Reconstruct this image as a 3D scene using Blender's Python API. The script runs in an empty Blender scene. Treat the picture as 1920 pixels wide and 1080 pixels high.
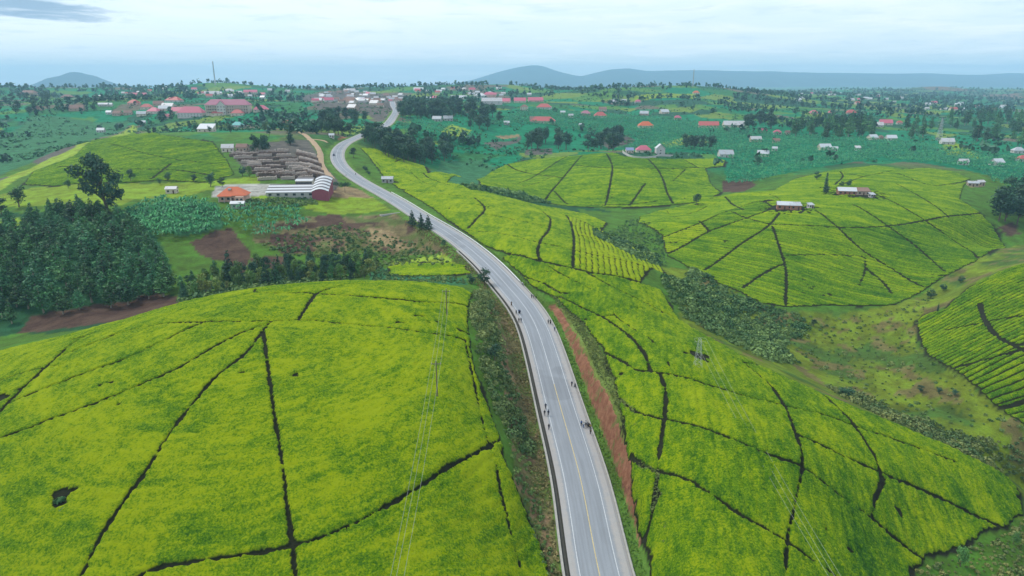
import bpy, bmesh, math, random
import numpy as np
from mathutils import Vector, Matrix

# ------------------------------------------------------------------ camera, sky, sun, exposure
scene = bpy.context.scene
COL = scene.collection
EYE = 110.0                                   # the drone hovers 110 m above the valley floor
FPX, PITCH = 1280.0, math.atan(390.0 / 1280.0)
cam_data = bpy.data.cameras.new('camera')
cam_data.sensor_width = 36.0
cam_data.lens = 36.0 * FPX / 1920.0
cam_data.clip_start = 1.0
cam_data.clip_end = 60000.0
camera = bpy.data.objects.new('camera', cam_data)
COL.objects.link(camera)
camera.location = (0.0, 0.0, EYE)
camera.rotation_euler = (math.pi / 2 - PITCH, 0.0, 0.0)
scene.camera = camera

SUN_EL, SUN_AZ = math.radians(52.0), math.radians(-62.0)   # azimuth from +Y towards +X: the sun stands to the left, a little ahead
sun_dir = Vector((math.sin(SUN_AZ) * math.cos(SUN_EL), math.cos(SUN_AZ) * math.cos(SUN_EL), math.sin(SUN_EL)))
sun_data = bpy.data.lights.new('sun', 'SUN')
sun_data.energy = 1.5
sun_data.angle = math.radians(12.0)
sun_data.color = (1.0, 0.95, 0.86)
sun = bpy.data.objects.new('sun', sun_data)
COL.objects.link(sun)
sun.location = (0, 0, 600)
sun.rotation_euler = sun_dir.to_track_quat('Z', 'Y').to_euler()

world = bpy.data.worlds.new('World')
scene.world = world
world.use_nodes = True
wn, wl = world.node_tree.nodes, world.node_tree.links
wn.clear()
w_out = wn.new('ShaderNodeOutputWorld')
w_bg = wn.new('ShaderNodeBackground')
w_bg.inputs['Strength'].default_value = 0.118
w_sky = wn.new('ShaderNodeTexSky')
w_sky.sky_type = 'NISHITA'
w_sky.sun_disc = False
w_sky.sun_elevation = SUN_EL
w_sky.sun_rotation = SUN_AZ
w_sky.dust_density = 1.5
w_sky.ozone_density = 1.5
# a broken cloud deck: noise on the plane overhead
w_tc = wn.new('ShaderNodeTexCoord')
w_sep = wn.new('ShaderNodeSeparateXYZ')
wl.new(w_tc.outputs['Generated'], w_sep.inputs[0])
def wmath(op, a, b=None, c=None, clamp=False):
    n = wn.new('ShaderNodeMath'); n.operation = op; n.use_clamp = clamp
    for i, v in enumerate((a, b, c)):
        if v is None: continue
        if isinstance(v, (int, float)): n.inputs[i].default_value = v
        else: wl.new(v, n.inputs[i])
    return n.outputs[0]
w_z = wmath('ADD', wmath('MAXIMUM', w_sep.outputs['Z'], 0.0), 0.045)
w_px = wmath('DIVIDE', w_sep.outputs['X'], w_z)
w_py = wmath('DIVIDE', w_sep.outputs['Y'], w_z)
w_cmb = wn.new('ShaderNodeCombineXYZ')
wl.new(w_px, w_cmb.inputs[0]); wl.new(w_py, w_cmb.inputs[1])
def wnoise(scale, detail, rough, dist, off):
    m = wn.new('ShaderNodeMapping'); m.inputs['Location'].default_value = (off, off * 0.7, 0.0)
    wl.new(w_cmb.outputs[0], m.inputs[0])
    n = wn.new('ShaderNodeTexNoise'); n.inputs['Scale'].default_value = scale
    n.inputs['Detail'].default_value = detail; n.inputs['Roughness'].default_value = rough
    n.inputs['Distortion'].default_value = dist
    wl.new(m.outputs[0], n.inputs['Vector'])
    return n.outputs['Fac']
def wramp(v, p0, p1):
    r = wn.new('ShaderNodeMapRange'); r.interpolation_type = 'SMOOTHSTEP'
    r.inputs['From Min'].default_value = p0; r.inputs['From Max'].default_value = p1
    wl.new(v, r.inputs['Value'])
    return r.outputs['Result']
def wmix(f, a, b):
    m = wn.new('ShaderNodeMix'); m.data_type = 'RGBA'
    if isinstance(f, float): m.inputs['Factor'].default_value = f
    else: wl.new(f, m.inputs['Factor'])
    for k, v in (('A', a), ('B', b)):
        sock = [s for s in m.inputs if s.name == k and s.type == 'RGBA'][0]
        if isinstance(v, tuple): sock.default_value = v
        else: wl.new(v, sock)
    return [s for s in m.outputs if s.type == 'RGBA'][0]
SKYP = dict(base=(4.45, 5.05, 5.5, 1), white=(5.3, 5.5, 5.65, 1), grey=(2.5, 3.45, 4.5, 1))
deck = wmix(0.78, w_sky.outputs[0], SKYP['base'])                        # thin high veil over the blue
ragged = wnoise(1.5, 5.0, 0.62, 0.5, 1.7)
deck = wmix(wmath('MULTIPLY', wramp(wnoise(0.55, 5.0, 0.6, 0.6, 3.1), 0.44, 0.66), 0.7), deck, SKYP['white'])
deck = wmix(wmath('MULTIPLY', wramp(ragged, 0.52, 0.72), 0.35), deck, SKYP['grey'])
def wcloud(u, v, rx, ry, off, col, amount, deck):
    """one particular cloud of the deck, with a ragged edge"""
    xc_, yc_ = (u - 960) / FPX, (v - 540) / FPX; L_ = math.sqrt(xc_ ** 2 + yc_ ** 2 + 1)
    d_ = (xc_ / L_, (math.cos(PITCH) - yc_ * math.sin(PITCH)) / L_, (-math.sin(PITCH) - yc_ * math.cos(PITCH)) / L_)
    zz_ = d_[2] + 0.045; cx_, cy_ = d_[0] / zz_, d_[1] / zz_
    ex = wmath('MULTIPLY', wmath('SUBTRACT', w_px, cx_), 1.0 / rx); ey = wmath('MULTIPLY', wmath('SUBTRACT', w_py, cy_), 1.0 / ry)
    r2 = wmath('SQRT', wmath('ADD', wmath('MULTIPLY', ex, ex), wmath('MULTIPLY', ey, ey)))
    f_ = wmath('ADD', r2, wmath('MULTIPLY', wmath('SUBTRACT', ragged, 0.5), 3.2))
    return wmix(wmath('MULTIPLY', wmath('SUBTRACT', 1.0, wramp(f_, 0.35, 1.15)), amount), deck, col)
deck = wcloud(40, 12, 0.75, 1.1, 1.7, (1.55, 2.25, 3.05, 1), 0.95, deck)
deck = wcloud(560, 98, 1.5, 0.9, 6.2, (4.9, 5.3, 5.75, 1), 0.75, deck)
deck = wcloud(980, 103, 0.8, 0.45, 2.9, (5.0, 5.4, 5.8, 1), 0.85, deck)
deck = wcloud(620, 18, 2.2, 0.8, 8.3, (5.1, 5.45, 5.8, 1), 0.8, deck)
wl.new(deck, w_bg.inputs['Color'])
wl.new(w_bg.outputs[0], w_out.inputs['Surface'])

scene.view_settings.view_transform = 'Standard'
scene.view_settings.look = 'None'
scene.view_settings.exposure = 0.92
scene.view_settings.gamma = 1.0
scene.view_settings.use_curve_mapping = False
scene.render.engine = 'CYCLES'
scene.cycles.use_denoising = True
scene.cycles.max_bounces = 4
scene.cycles.diffuse_bounces = 2
scene.cycles.volume_bounces = 4
scene.cycles.transparent_max_bounces = 4
rng = np.random.default_rng(7)
random.seed(7)

# ------------------------------------------------------------------ the lie of the land
def ray(u, v):
    """view direction of a point of the survey photograph"""
    u = np.asarray(u, float); v = np.asarray(v, float)
    xc, yc = (u - 960.0) / FPX, (v - 540.0) / FPX
    return xc, math.cos(PITCH) - yc * math.sin(PITCH), -math.sin(PITCH) - yc * math.cos(PITCH)

# survey points: sight line (u, v) and the distance ahead in metres
SURVEY = [
 # left tea dome
 (505,1080,90),(505,940,102.6),(505,800,121),(505,700,141),(505,608,170),(505,560,199),(500,541,222),(500,541,222),
 (750,1080,91),(900,1080,96),(1000,1080,102.7),(250,1080,90),(0,1080,92),(-250,1080,98),(100,800,126),(0,760,139),(0,668,185),
 (250,640,168),(250,600,200),(-200,760,165),(-250,900,120),(380,562,214),(600,532,228),
 (700,530,230),(700,600,179),(700,700,144),(700,830,117.5),(850,700,150),(850,830,123),(880,640,176),(950,640,197),(870,580,200),
 (940,830,133),(1000,830,147),(800,534,230),(870,545,228),
 # the road
 (1126,1080,103),(1089,900,133),(1044,740,172),(1000,600,222),(955,540,249),(875,460,311),(786,405,388),(703,355,475),
 (643,315,544),(632,290,600),(640,272,650),(662,260,691),(722,235,907),(742,208,1180),(735,190,1600),
 # right hand hill and the strip of tea along the road
 (1148,800,146),(1110,640,198),(1150,720,165),(1180,960,119),
 (1240,700,165.5),(1250,1080,98.5),(1500,880,126),(1500,1080,101),(1250,850,130),(1350,700,172),(1490,760,161),(1650,900,134),
 (1850,980,135),(1720,1050,118.6),(1900,1060,122),(1270,598,238),(1400,670,205),(1550,740,186),(1700,800,175.6),(1850,870,162),(1905,905,158),
 (1150,560,236),(1200,640,191),(1050,520,262),(1150,480,310),(1240,510,300),(1000,440,343),(900,370,460),(800,330,556),(750,300,638),
 (700,275,693),(1070,420,409),(950,350,562),(850,330,586),
 # valley on the right
 (1300,540,328),(1400,600,294),(1500,650,270),(1600,600,308),(1700,650,275),(1600,700,245),(1700,770,212),(1850,840,190),(1900,780,205),
 (1750,560,335),(1720,610,293),(1720,650,270),(1900,790,200),(1900,940,175),(2100,950,180),
 (1900,500,325),(1850,600,269),(1920,660,232),(1800,545,317),(2100,600,250),(2050,520,300),(2250,700,230),(1860,470,435),(1900,420,487),(2150,450,430),
 # hill with the two farmhouses
 (1450,570,318),(1250,480,381),(1350,530,341),(1700,565,328),(1880,465,426),(1480,425,420),(1250,420,448),(1640,330,601),(1600,365,510),
 (1475,385,475),(1330,375,545),(1800,420,453),(1850,370,546),(1500,335,613),(1700,312,672),(1850,345,608),(1500,300,775),(1700,290,804),
 (1400,310,749),(1350,340,652),(1150,410,497),(1300,395,524),(1200,440,434),(2100,360,600),
 # hill with the walled homestead
 (1150,288,745),(1000,320,704),(900,340,652),(1050,380,567),(1300,300,747),(1250,350,604),(1340,330,661),(1150,340,610),(1150,280,895),
 (1000,270,977),(860,320,720),(820,295,760),(1250,282,860),
 # valley behind the dome, plantation, yard
 (60,615,246),(150,590,253),(250,575,262),(330,540,275),(560,520,296),(500,490,319),(680,450,349),(650,385,425),(780,470,333),(800,500,291),(700,515,289),
 (860,520,267),(615,365,444),(440,375,415),(200,395,390),(60,420,375),(100,500,300),(-150,600,260),(-200,450,360),(350,450,345),
 (350,350,465),(240,255,725),(300,250,722),(350,300,565),(150,270,713),(100,320,560),(420,280,610),(200,340,482),(450,320,512),(540,300,565),(560,250,722),(50,350,483),
 (20,400,402),(600,270,640),(180,237,1150),
 # the far country
 (100,230,1152),(100,260,937),(50,300,729),(-200,280,800),(1500,250,1040),(1100,240,1125),(1300,220,1300),(1000,200,1540),(1500,200,1820),(1800,230,1393),
 (1850,270,942),(1700,240,1218),(1800,200,2380),(1750,182,3300),(1500,178,3500),(1250,163,2200),(1300,168,3300),(1000,175,1950),(950,157,2500),
 (1100,167,2500),(700,161,2560),(600,166,2700),(600,190,1750),(550,230,1030),(450,200,1176),(430,154,2500),(300,162,2800),(250,200,1345),
 (150,175,2220),(50,162,2300),(50,190,1573),(-300,175,2300),(2250,200,2200),(2250,280,1000),(1780,167,4900),(1900,185,3600),(-300,200,1400),(400,175,1900),(850,180,1900),
 (870,260,870),(900,230,1080),
]
sv = np.array(SURVEY, float)
_xc, _dy, _dz = ray(sv[:, 0], sv[:, 1])
c_x = _xc / _dy * sv[:, 2]; c_y = sv[:, 2]; c_h = -_dz / _dy * sv[:, 2]
extra = np.array([(x, y, h) for y, h in ((6500, 108), (10000, 112), (18000, 118)) for x in (-1.6 * y, -0.9 * y, -0.3 * y, 0.3 * y, 0.9 * y, 1.6 * y)] +
                 [(-60, 45, 88), (0, 45, 90), (60, 45, 95), (-140, 60, 90), (140, 60, 105), (-700, 300, 90), (700, 300, 95), (-900, 700, 80), (900, 700, 85)], float)
c_x = np.concatenate([c_x, extra[:, 0]]); c_y = np.concatenate([c_y, extra[:, 1]]); c_h = np.concatenate([c_h, extra[:, 2]])
WOFF = 30.0
def warp(x, y): return x / (y + WOFF), np.log(np.maximum(y + WOFF, 5.0))
c_a, c_b = warp(c_x, c_y)
def tps(r2): return r2 * np.log(r2 + 1e-12)
n = len(c_a)
K = tps((c_a[:, None] - c_a[None]) ** 2 + (c_b[:, None] - c_b[None]) ** 2)
K[np.arange(n), np.arange(n)] += 2.5e-4
Pm = np.stack([np.ones(n), c_a, c_b], 1)
A = np.block([[K, Pm], [Pm.T, np.zeros((3, 3))]])
sol = np.linalg.solve(A, np.concatenate([c_h, np.zeros(3)]))
A0, A1, AN = -2.4, 2.4, 800
B0, B1, BN = math.log(65.0), math.log(19000.0), 750
ga = np.linspace(A0, A1, AN); gb = np.linspace(B0, B1, BN)
table = np.zeros((BN, AN), np.float32)
for i in range(0, BN, 20):
    bb = gb[i:i + 20]
    r2 = ((ga[None, :, None] - c_a) ** 2 + (bb[:, None, None] - c_b) ** 2).astype(np.float32)
    table[i:i + 20] = (tps(r2) @ sol[:n].astype(np.float32)) + sol[n] + sol[n + 1] * ga[None] + sol[n + 2] * bb[:, None]

def _hash(ix, iy, seed):
    k = (ix.astype(np.int64) * 374761393 + iy.astype(np.int64) * 668265263 + seed * 974711) & 0x7fffffff
    k = ((k ^ (k >> 13)) * 1274126177) & 0x7fffffff
    return ((k ^ (k >> 16)) & 0xffff) / 65535.0
def vnoise(x, y, seed=0):
    ix, iy = np.floor(x), np.floor(y)
    fx, fy = x - ix, y - iy
    fx = fx * fx * (3 - 2 * fx); fy = fy * fy * (3 - 2 * fy)
    a = _hash(ix, iy, seed) * (1 - fx) + _hash(ix + 1, iy, seed) * fx
    b = _hash(ix, iy + 1, seed) * (1 - fx) + _hash(ix + 1, iy + 1, seed) * fx
    return (a * (1 - fy) + b * fy) * 2 - 1
def fbm(x, y, octaves=4, seed=0):
    s, amp, tot = 0.0, 1.0, 0.0
    for o in range(octaves):
        s = s + amp * vnoise(x * 2 ** o + 17.3 * o, y * 2 ** o - 9.1 * o, seed + o); tot += amp; amp *= 0.5
    return s / tot
def sstep(e0, e1, x):
    t = np.clip((x - e0) / (e1 - e0), 0, 1)
    return t * t * (3 - 2 * t)

KNOLLS = [((u - 960) / 1280.0 * Y, Y, r, hh) for u, Y, r, hh in ((430, 2450, 105, 17), (690, 2500, 110, 14), (830, 2400, 120, 14), (960, 2550, 110, 12), (270, 2700, 130, 11), (560, 2900, 90, 12), (1240, 2150, 130, 12), (1330, 2250, 90, 8), (45, 2250, 110, 14), (120, 2600, 90, 8), (760, 2900, 60, 12), (1110, 2500, 90, 9), (1620, 2900, 130, 9), (1290, 1560, 110, 17), (1010, 1500, 90, 14), (1600, 1500, 120, 15), (860, 1330, 70, 9), (190, 1330, 100, 13), (1850, 1650, 130, 14), (1450, 1950, 110, 14), (1150, 1900, 100, 14), (1700, 2250, 130, 14))]
def base_z(x, y):
    x = np.asarray(x, float); y = np.asarray(y, float)
    a, b = warp(x, y)
    fa = np.clip((a - A0) / (A1 - A0) * (AN - 1), 1, AN - 2.001); fb = np.clip((b - B0) / (B1 - B0) * (BN - 1), 1, BN - 2.001)
    ia, ib = fa.astype(int), fb.astype(int)
    ta, tb = fa - ia, fb - ib
    def cr(t): return (-.5 * t + t * t - .5 * t ** 3, 1 - 2.5 * t * t + 1.5 * t ** 3, .5 * t + 2 * t * t - 1.5 * t ** 3, -.5 * t * t + .5 * t ** 3)
    wa, wb = cr(ta), cr(tb)
    h = 0.0
    for j in range(4):
        row = 0.0
        for i in range(4):
            row = row + wa[i] * table[np.clip(ib + j - 1, 0, BN - 1), np.clip(ia + i - 1, 0, AN - 1)]
        h = h + wb[j] * row
    for (kx, ky, kr, kh) in KNOLLS: h = h - 0.8 * kh * np.exp(-((x - kx) ** 2 + ((y - ky) * 0.8) ** 2) / (2 * kr * kr))
    far = sstep(900, 2200, y)
    z = EYE - h + 0.25 * fbm(x / 9.0, y / 9.0, 3, 5) + far * (6.5 * fbm(x / 260.0, y / 260.0, 4, 11) - 15.0 * sstep(1500, 2500, y) * sstep(0.45, 0.0, x / (y + 1)) + 10 * sstep(2500, 5000, y) * fbm(x / 900.0, y / 900.0, 3, 21))
    return z

# road centre line, from the survey
RC = [(1150,1200,92),(1126,1080,103),(1107,985,117),(1089,900,133),(1066,815,151),(1044,740,172),(1022,665,198),(1000,600,222),(980,567,236),(955,537,251),(918,500,278),(875,460,311),(830,431,349),(786,405,388),
      (745,378,430),(703,355,475),(668,335,513),(643,315,548),(632,299,582),(631,288,608),(636,277,640),(647,267,672),(664,259,705),(690,248,790),(722,235,907),(735,221,1030),(742,208,1180),(737,198,1400),(735,190,1600)]
rc = np.array(RC, float)
_xc, _dy, _dz = ray(rc[:, 0], rc[:, 1])
rcx, rcy, rcz = _xc / _dy * rc[:, 2], rc[:, 2], EYE + _dz / _dy * rc[:, 2]
seg = np.concatenate([[0], np.cumsum(np.hypot(np.diff(rcx), np.diff(rcy)))])
def cspline(t, y, q):
    m = np.gradient(y, t); out = np.zeros_like(q)
    i = np.clip(np.searchsorted(t, q) - 1, 0, len(t) - 2)
    h = t[i + 1] - t[i]; s = (q - t[i]) / h
    return ((1 + 2 * s) * (1 - s) ** 2 * y[i] + s * (1 - s) ** 2 * h * m[i] + s * s * (3 - 2 * s) * y[i + 1] + s * s * (s - 1) * h * m[i + 1])
RS = np.arange(0, seg[-1], 2.0)
def smooth(a, k):
    p = np.pad(a, k, mode='edge'); ker = np.hanning(2 * k + 3)[1:-1]; ker /= ker.sum()
    return np.convolve(p, ker, 'valid')
RX, RY, RZ = smooth(cspline(seg, rcx, RS), 8), smooth(cspline(seg, rcy, RS), 8), smooth(cspline(seg, rcz, RS), 30)
_t = np.stack([np.gradient(RX), np.gradient(RY)], 1); _t /= np.linalg.norm(_t, axis=1)[:, None]
RN = np.stack([_t[:, 1], -_t[:, 0]], 1)                       # to the right of the direction of travel

def road_coords(x, y, reach=45.0):
    """signed distance from the centre line (right positive), road height, arc length; far points get 1e3"""
    sh = np.shape(x); x = np.ravel(x); y = np.ravel(y)
    d = np.full(x.shape, 1e3); zr = np.zeros(x.shape); s = np.zeros(x.shape)
    coarse = slice(None, None, 12)
    best = np.full(x.shape, 1e9)
    for k in range(0, len(RX), 12):
        best = np.minimum(best, (x - RX[k]) ** 2 + (y - RY[k]) ** 2)
    idx = np.nonzero(best < (reach + 14) ** 2)[0]
    for c in range(0, len(idx), 20000):
        q = idx[c:c + 20000]
        dd = (x[q, None] - RX) ** 2 + (y[q, None] - RY) ** 2
        k = dd.argmin(1)
        ox, oy = x[q] - RX[k], y[q] - RY[k]
        along = ox * _t[k, 0] + oy * _t[k, 1]
        d[q] = ox * RN[k, 0] + oy * RN[k, 1]
        ss = np.clip(RS[k] + along, 0, RS[-1])
        zr[q] = np.interp(ss, RS, RZ); s[q] = ss
        bad = np.abs(along) > 6; d[q[bad]] = 1e3
    return d.reshape(sh), zr.reshape(sh), s.reshape(sh)

def ground_z(x, y):
    z = base_z(x, y)
    d, zr, s = road_coords(x, y)
    yy = np.asarray(y, float)
    cut = sstep(112, 122, yy) * (1 - sstep(222, 240, yy))     # the red cut bank on the right
    right = np.where(cut > 0.02, sstep(8.6, 11.4, d), 0) * cut + sstep(7.0, 17.0, d) * (1 - cut)
    left = sstep(7.0, 17.0, -d)
    k = np.where(d > 0, right, left)
    carved = (zr - 0.55) + (z - zr + 0.55) * k
    return np.where(np.abs(d) < 45, carved, z)

def cast(pts):
    """where the sight lines (u, v) meet the land; a third number is a distance ahead that settles it"""
    P = [p if len(p) == 3 else (p[0], p[1], 0.0) for p in pts]
    P = np.array(P, float)
    xc, dy, dz = ray(P[:, 0], P[:, 1])
    Yd = 60.0 * (15000 / 60.0) ** np.linspace(0, 1, 1100)
    out = P[:, 2].copy()
    todo = np.nonzero(out == 0)[0]
    for c in range(0, len(todo), 200):
        q = todo[c:c + 200]
        X = (xc[q] / dy[q])[:, None] * Yd; Z = EYE + (dz[q] / dy[q])[:, None] * Yd
        G = ground_z(X, np.broadcast_to(Yd, X.shape))
        below = Z < G
        k = np.where(below.any(1), below.argmax(1), -1)
        for i, qq in enumerate(q):
            kk = k[i]
            if kk < 1: out[qq] = 6000.0; continue
            f0 = Z[i, kk - 1] - G[i, kk - 1]; f1 = Z[i, kk] - G[i, kk]
            t = f0 / (f0 - f1 + 1e-9); out[qq] = Yd[kk - 1] + t * (Yd[kk] - Yd[kk - 1])
    x = xc / dy * out
    return np.stack([x, out, ground_z(x, out)], 1)

# ------------------------------------------------------------------ helpers
def tag(o, label=None, cat=None, group=None, kind=None):
    if label: o['label'] = label
    if cat: o['category'] = cat
    if group: o['group'] = group
    if kind: o['kind'] = kind
    return o
def empty(name, loc, rz=0.0):
    o = bpy.data.objects.new(name, None); COL.objects.link(o)
    o.location = loc; o.rotation_euler = (0, 0, rz); o.empty_display_size = 0.5
    return o
def mesh_np(name, v, f, smooth_shade=False):
    """mesh from arrays of vertices and equal-sized faces"""
    me = bpy.data.meshes.new(name)
    v = np.asarray(v, np.float32); f = np.asarray(f, np.int32); k = f.shape[1]
    me.vertices.add(len(v)); me.vertices.foreach_set('co', v.ravel())
    me.loops.add(f.size); me.loops.foreach_set('vertex_index', f.ravel())
    me.polygons.add(len(f)); me.polygons.foreach_set('loop_start', np.arange(0, f.size, k, dtype=np.int32))
    me.polygons.foreach_set('use_smooth', np.full(len(f), smooth_shade, bool))
    me.update(calc_edges=True)
    return me
def add_obj(name, me, mat, parent=None):
    o = bpy.data.objects.new(name, me); COL.objects.link(o)
    if mat is not None and not me.materials: me.materials.append(mat)
    if parent is not None: o.parent = parent
    return o
class MB:
    """collects boxes, prisms and tubes into one mesh"""
    def __init__(s): s.v = []; s.f = []
    def add(s, v, f):
        b = len(s.v); s.v += [tuple(p) for p in v]; s.f += [tuple(i + b for i in q) for q in f]; return s
    def box(s, x0, x1, y0, y1, z0, z1):
        v = [(x, y, z) for z in (z0, z1) for y in (y0, y1) for x in (x0, x1)]
        return s.add(v, [(0, 2, 3, 1), (4, 5, 7, 6), (0, 1, 5, 4), (2, 6, 7, 3), (0, 4, 6, 2), (1, 3, 7, 5)])
    def tube(s, pts, rad, n=8, cap=True):
        pts = [Vector(p) for p in pts]
        if not isinstance(rad, (list, tuple)): rad = [rad] * len(pts)
        vs, fs = [], []
        for i, p in enumerate(pts):
            t = (pts[min(i + 1, len(pts) - 1)] - pts[max(i - 1, 0)]).normalized()
            ref = Vector((0, 1, 0)) if abs(t.y) < 0.9 else Vector((1, 0, 0))
            a = t.cross(ref).normalized(); b = t.cross(a)
            for k in range(n):
                w = 2 * math.pi * k / n
                vs.append(p + (a * math.cos(w) + b * math.sin(w)) * rad[i])
        for i in range(len(pts) - 1):
            for k in range(n):
                fs.append((i * n + k, i * n + (k + 1) % n, (i + 1) * n + (k + 1) % n, (i + 1) * n + k))
        if cap:
            fs.append(tuple(range(n))[::-1]); fs.append(tuple((len(pts) - 1) * n + k for k in range(n)))
        return s.add(vs, fs)
    def build(s, name, mat, parent=None, smooth_shade=False):
        me = bpy.data.meshes.new(name); me.from_pydata(s.v, [], s.f); me.update()
        if smooth_shade:
            me.polygons.foreach_set('use_smooth', np.ones(len(me.polygons), bool))
        return add_obj(name, me, mat, parent)
def copy_tree(o, parent=None):
    c = o.copy(); COL.objects.link(c)
    if parent is not None: c.parent = parent
    for ch in list(o.children): copy_tree(ch, c)
    return c

def mat_nodes(name, rough=0.9, spec=0.2):
    m = bpy.data.materials.new(name); m.use_nodes = True
    b = m.node_tree.nodes['Principled BSDF']
    b.inputs['Roughness'].default_value = rough
    b.inputs['Specular IOR Level'].default_value = spec
    return m, m.node_tree, b
def n_noise(nt, scale, detail=4.0, rough=0.6, vec=None, dist=0.0):
    n = nt.nodes.new('ShaderNodeTexNoise')
    n.inputs['Scale'].default_value = scale; n.inputs['Detail'].default_value = detail
    n.inputs['Roughness'].default_value = rough; n.inputs['Distortion'].default_value = dist
    if vec is not None: nt.links.new(vec, n.inputs['Vector'])
    return n.outputs['Fac']
def n_range(nt, v, a, b, lo=0.0, hi=1.0):
    r = nt.nodes.new('ShaderNodeMapRange'); r.interpolation_type = 'SMOOTHSTEP'
    for k, x in (('From Min', a), ('From Max', b), ('To Min', lo), ('To Max', hi)): r.inputs[k].default_value = x
    nt.links.new(v, r.inputs['Value']); return r.outputs['Result']
def n_mix(nt, f, a, b, mode='MIX'):
    m = nt.nodes.new('ShaderNodeMix'); m.data_type = 'RGBA'; m.blend_type = mode
    if isinstance(f, (int, float)): m.inputs['Factor'].default_value = f
    else: nt.links.new(f, m.inputs['Factor'])
    for k, v in (('A', a), ('B', b)):
        s = [q for q in m.inputs if q.name == k and q.type == 'RGBA'][0]
        if isinstance(v, tuple): s.default_value = (*v[:3], 1)
        else: nt.links.new(v, s)
    return [q for q in m.outputs if q.type == 'RGBA'][0]
def n_pos(nt, scale=(1, 1, 1)):
    g = nt.nodes.new('ShaderNodeNewGeometry')
    m = nt.nodes.new('ShaderNodeMapping'); m.inputs['Scale'].default_value = scale
    nt.links.new(g.outputs['Position'], m.inputs['Vector']); return m.outputs[0]
def n_bump(nt, b, h, strength, dist):
    n = nt.nodes.new('ShaderNodeBump'); n.inputs['Strength'].default_value = strength; n.inputs['Distance'].default_value = dist
    nt.links.new(h, n.inputs['Height']); nt.links.new(n.outputs[0], b.inputs['Normal'])
def plain(name, col, rough=0.85, var=0.25, scale=1.5, spec=0.2, obj_var=0.0):
    """a paint, metal or plaster with a little uneven wear"""
    m, nt, b = mat_nodes(name, rough, spec)
    p = n_pos(nt)
    dark = tuple(c * (1 - var) for c in col); lite = tuple(min(1, c * (1 + var * 0.6)) for c in col)
    c = n_mix(nt, n_noise(nt, scale, 5, 0.65, p), dark, lite)
    if obj_var:
        oi = nt.nodes.new('ShaderNodeObjectInfo')
        hsv = nt.nodes.new('ShaderNodeHueSaturation')
        nt.links.new(c, hsv.inputs['Color'])
        r = nt.nodes.new('ShaderNodeMapRange'); r.inputs['To Min'].default_value = 1 - obj_var; r.inputs['To Max'].default_value = 1 + obj_var
        nt.links.new(oi.outputs['Random'], r.inputs['Value']); nt.links.new(r.outputs[0], hsv.inputs['Value'])
        c = hsv.outputs[0]
    nt.links.new(c, b.inputs['Base Color'])
    return m
def leaf_mat(name, dark, lite, obj_var=0.25, yellow=None):
    """leaves: each clump its own green, each plant a little different, light passing through"""
    m, nt, b = mat_nodes(name, 0.65, 0.25)
    a = nt.nodes.new('ShaderNodeAttribute'); a.attribute_name = 'leaf'
    c = n_mix(nt, a.outputs['Fac'], dark, lite)
    oi = nt.nodes.new('ShaderNodeObjectInfo')
    hsv = nt.nodes.new('ShaderNodeHueSaturation'); nt.links.new(c, hsv.inputs['Color'])
    r = nt.nodes.new('ShaderNodeMapRange'); r.inputs['To Min'].default_value = 1 - obj_var; r.inputs['To Max'].default_value = 1 + obj_var
    nt.links.new(oi.outputs['Random'], r.inputs['Value']); nt.links.new(r.outputs[0], hsv.inputs['Value'])
    r2 = nt.nodes.new('ShaderNodeMapRange'); r2.inputs['To Min'].default_value = 0.475; r2.inputs['To Max'].default_value = 0.52
    ml = nt.nodes.new('ShaderNodeMath'); ml.operation = 'MULTIPLY'; ml.inputs[1].default_value = 7.31
    fr = nt.nodes.new('ShaderNodeMath'); fr.operation = 'FRACT'
    nt.links.new(oi.outputs['Random'], ml.inputs[0]); nt.links.new(ml.outputs[0], fr.inputs[0]); nt.links.new(fr.outputs[0], r2.inputs['Value'])
    nt.links.new(r2.outputs[0], hsv.inputs['Hue'])
    nt.links.new(hsv.outputs[0], b.inputs['Base Color'])
    return m

def inside(x, y, poly):
    """which points lie inside a polygon"""
    poly = np.asarray(poly)[:, :2]; r = np.zeros(x.shape, bool)
    x0, y0 = poly.min(0); x1, y1 = poly.max(0)
    q = np.nonzero((x >= x0) & (x <= x1) & (y >= y0) & (y <= y1))
    px, py = x[q], y[q]; ins = np.zeros(px.shape, bool)
    j = len(poly) - 1
    for i in range(len(poly)):
        xi, yi = poly[i]; xj, yj = poly[j]
        c = ((yi > py) != (yj > py)) & (px < (xj - xi) * (py - yi) / (yj - yi + 1e-12) + xi)
        ins ^= c; j = i
    r[q] = ins
    return r
def seg_dist(x, y, pts, closed=False):
    """distance of points to a polyline"""
    pts = np.asarray(pts)[:, :2]; best = np.full(x.shape, 1e9)
    m = len(pts) if closed else len(pts) - 1
    for i in range(m):
        ax, ay = pts[i]; bx, by = pts[(i + 1) % len(pts)]
        dx, dy = bx - ax, by - ay; l2 = dx * dx + dy * dy + 1e-9
        t = np.clip(((x - ax) * dx + (y - ay) * dy) / l2, 0, 1)
        best = np.minimum(best, (x - ax - t * dx) ** 2 + (y - ay - t * dy) ** 2)
    return np.sqrt(best)
def densify(w, step):
    """a polyline resampled as a smooth curve"""
    w = np.asarray(w)[:, :2]
    s = np.concatenate([[0], np.cumsum(np.hypot(*np.diff(w, axis=0).T))])
    if len(w) < 3: q = np.linspace(0, s[-1], max(2, int(s[-1] / step))); return np.stack([np.interp(q, s, w[:, 0]), np.interp(q, s, w[:, 1])], 1)
    q = np.linspace(0, s[-1], max(3, int(s[-1] / step)))
    return np.stack([cspline(s, w[:, 0], q), cspline(s, w[:, 1], q)], 1)

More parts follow.
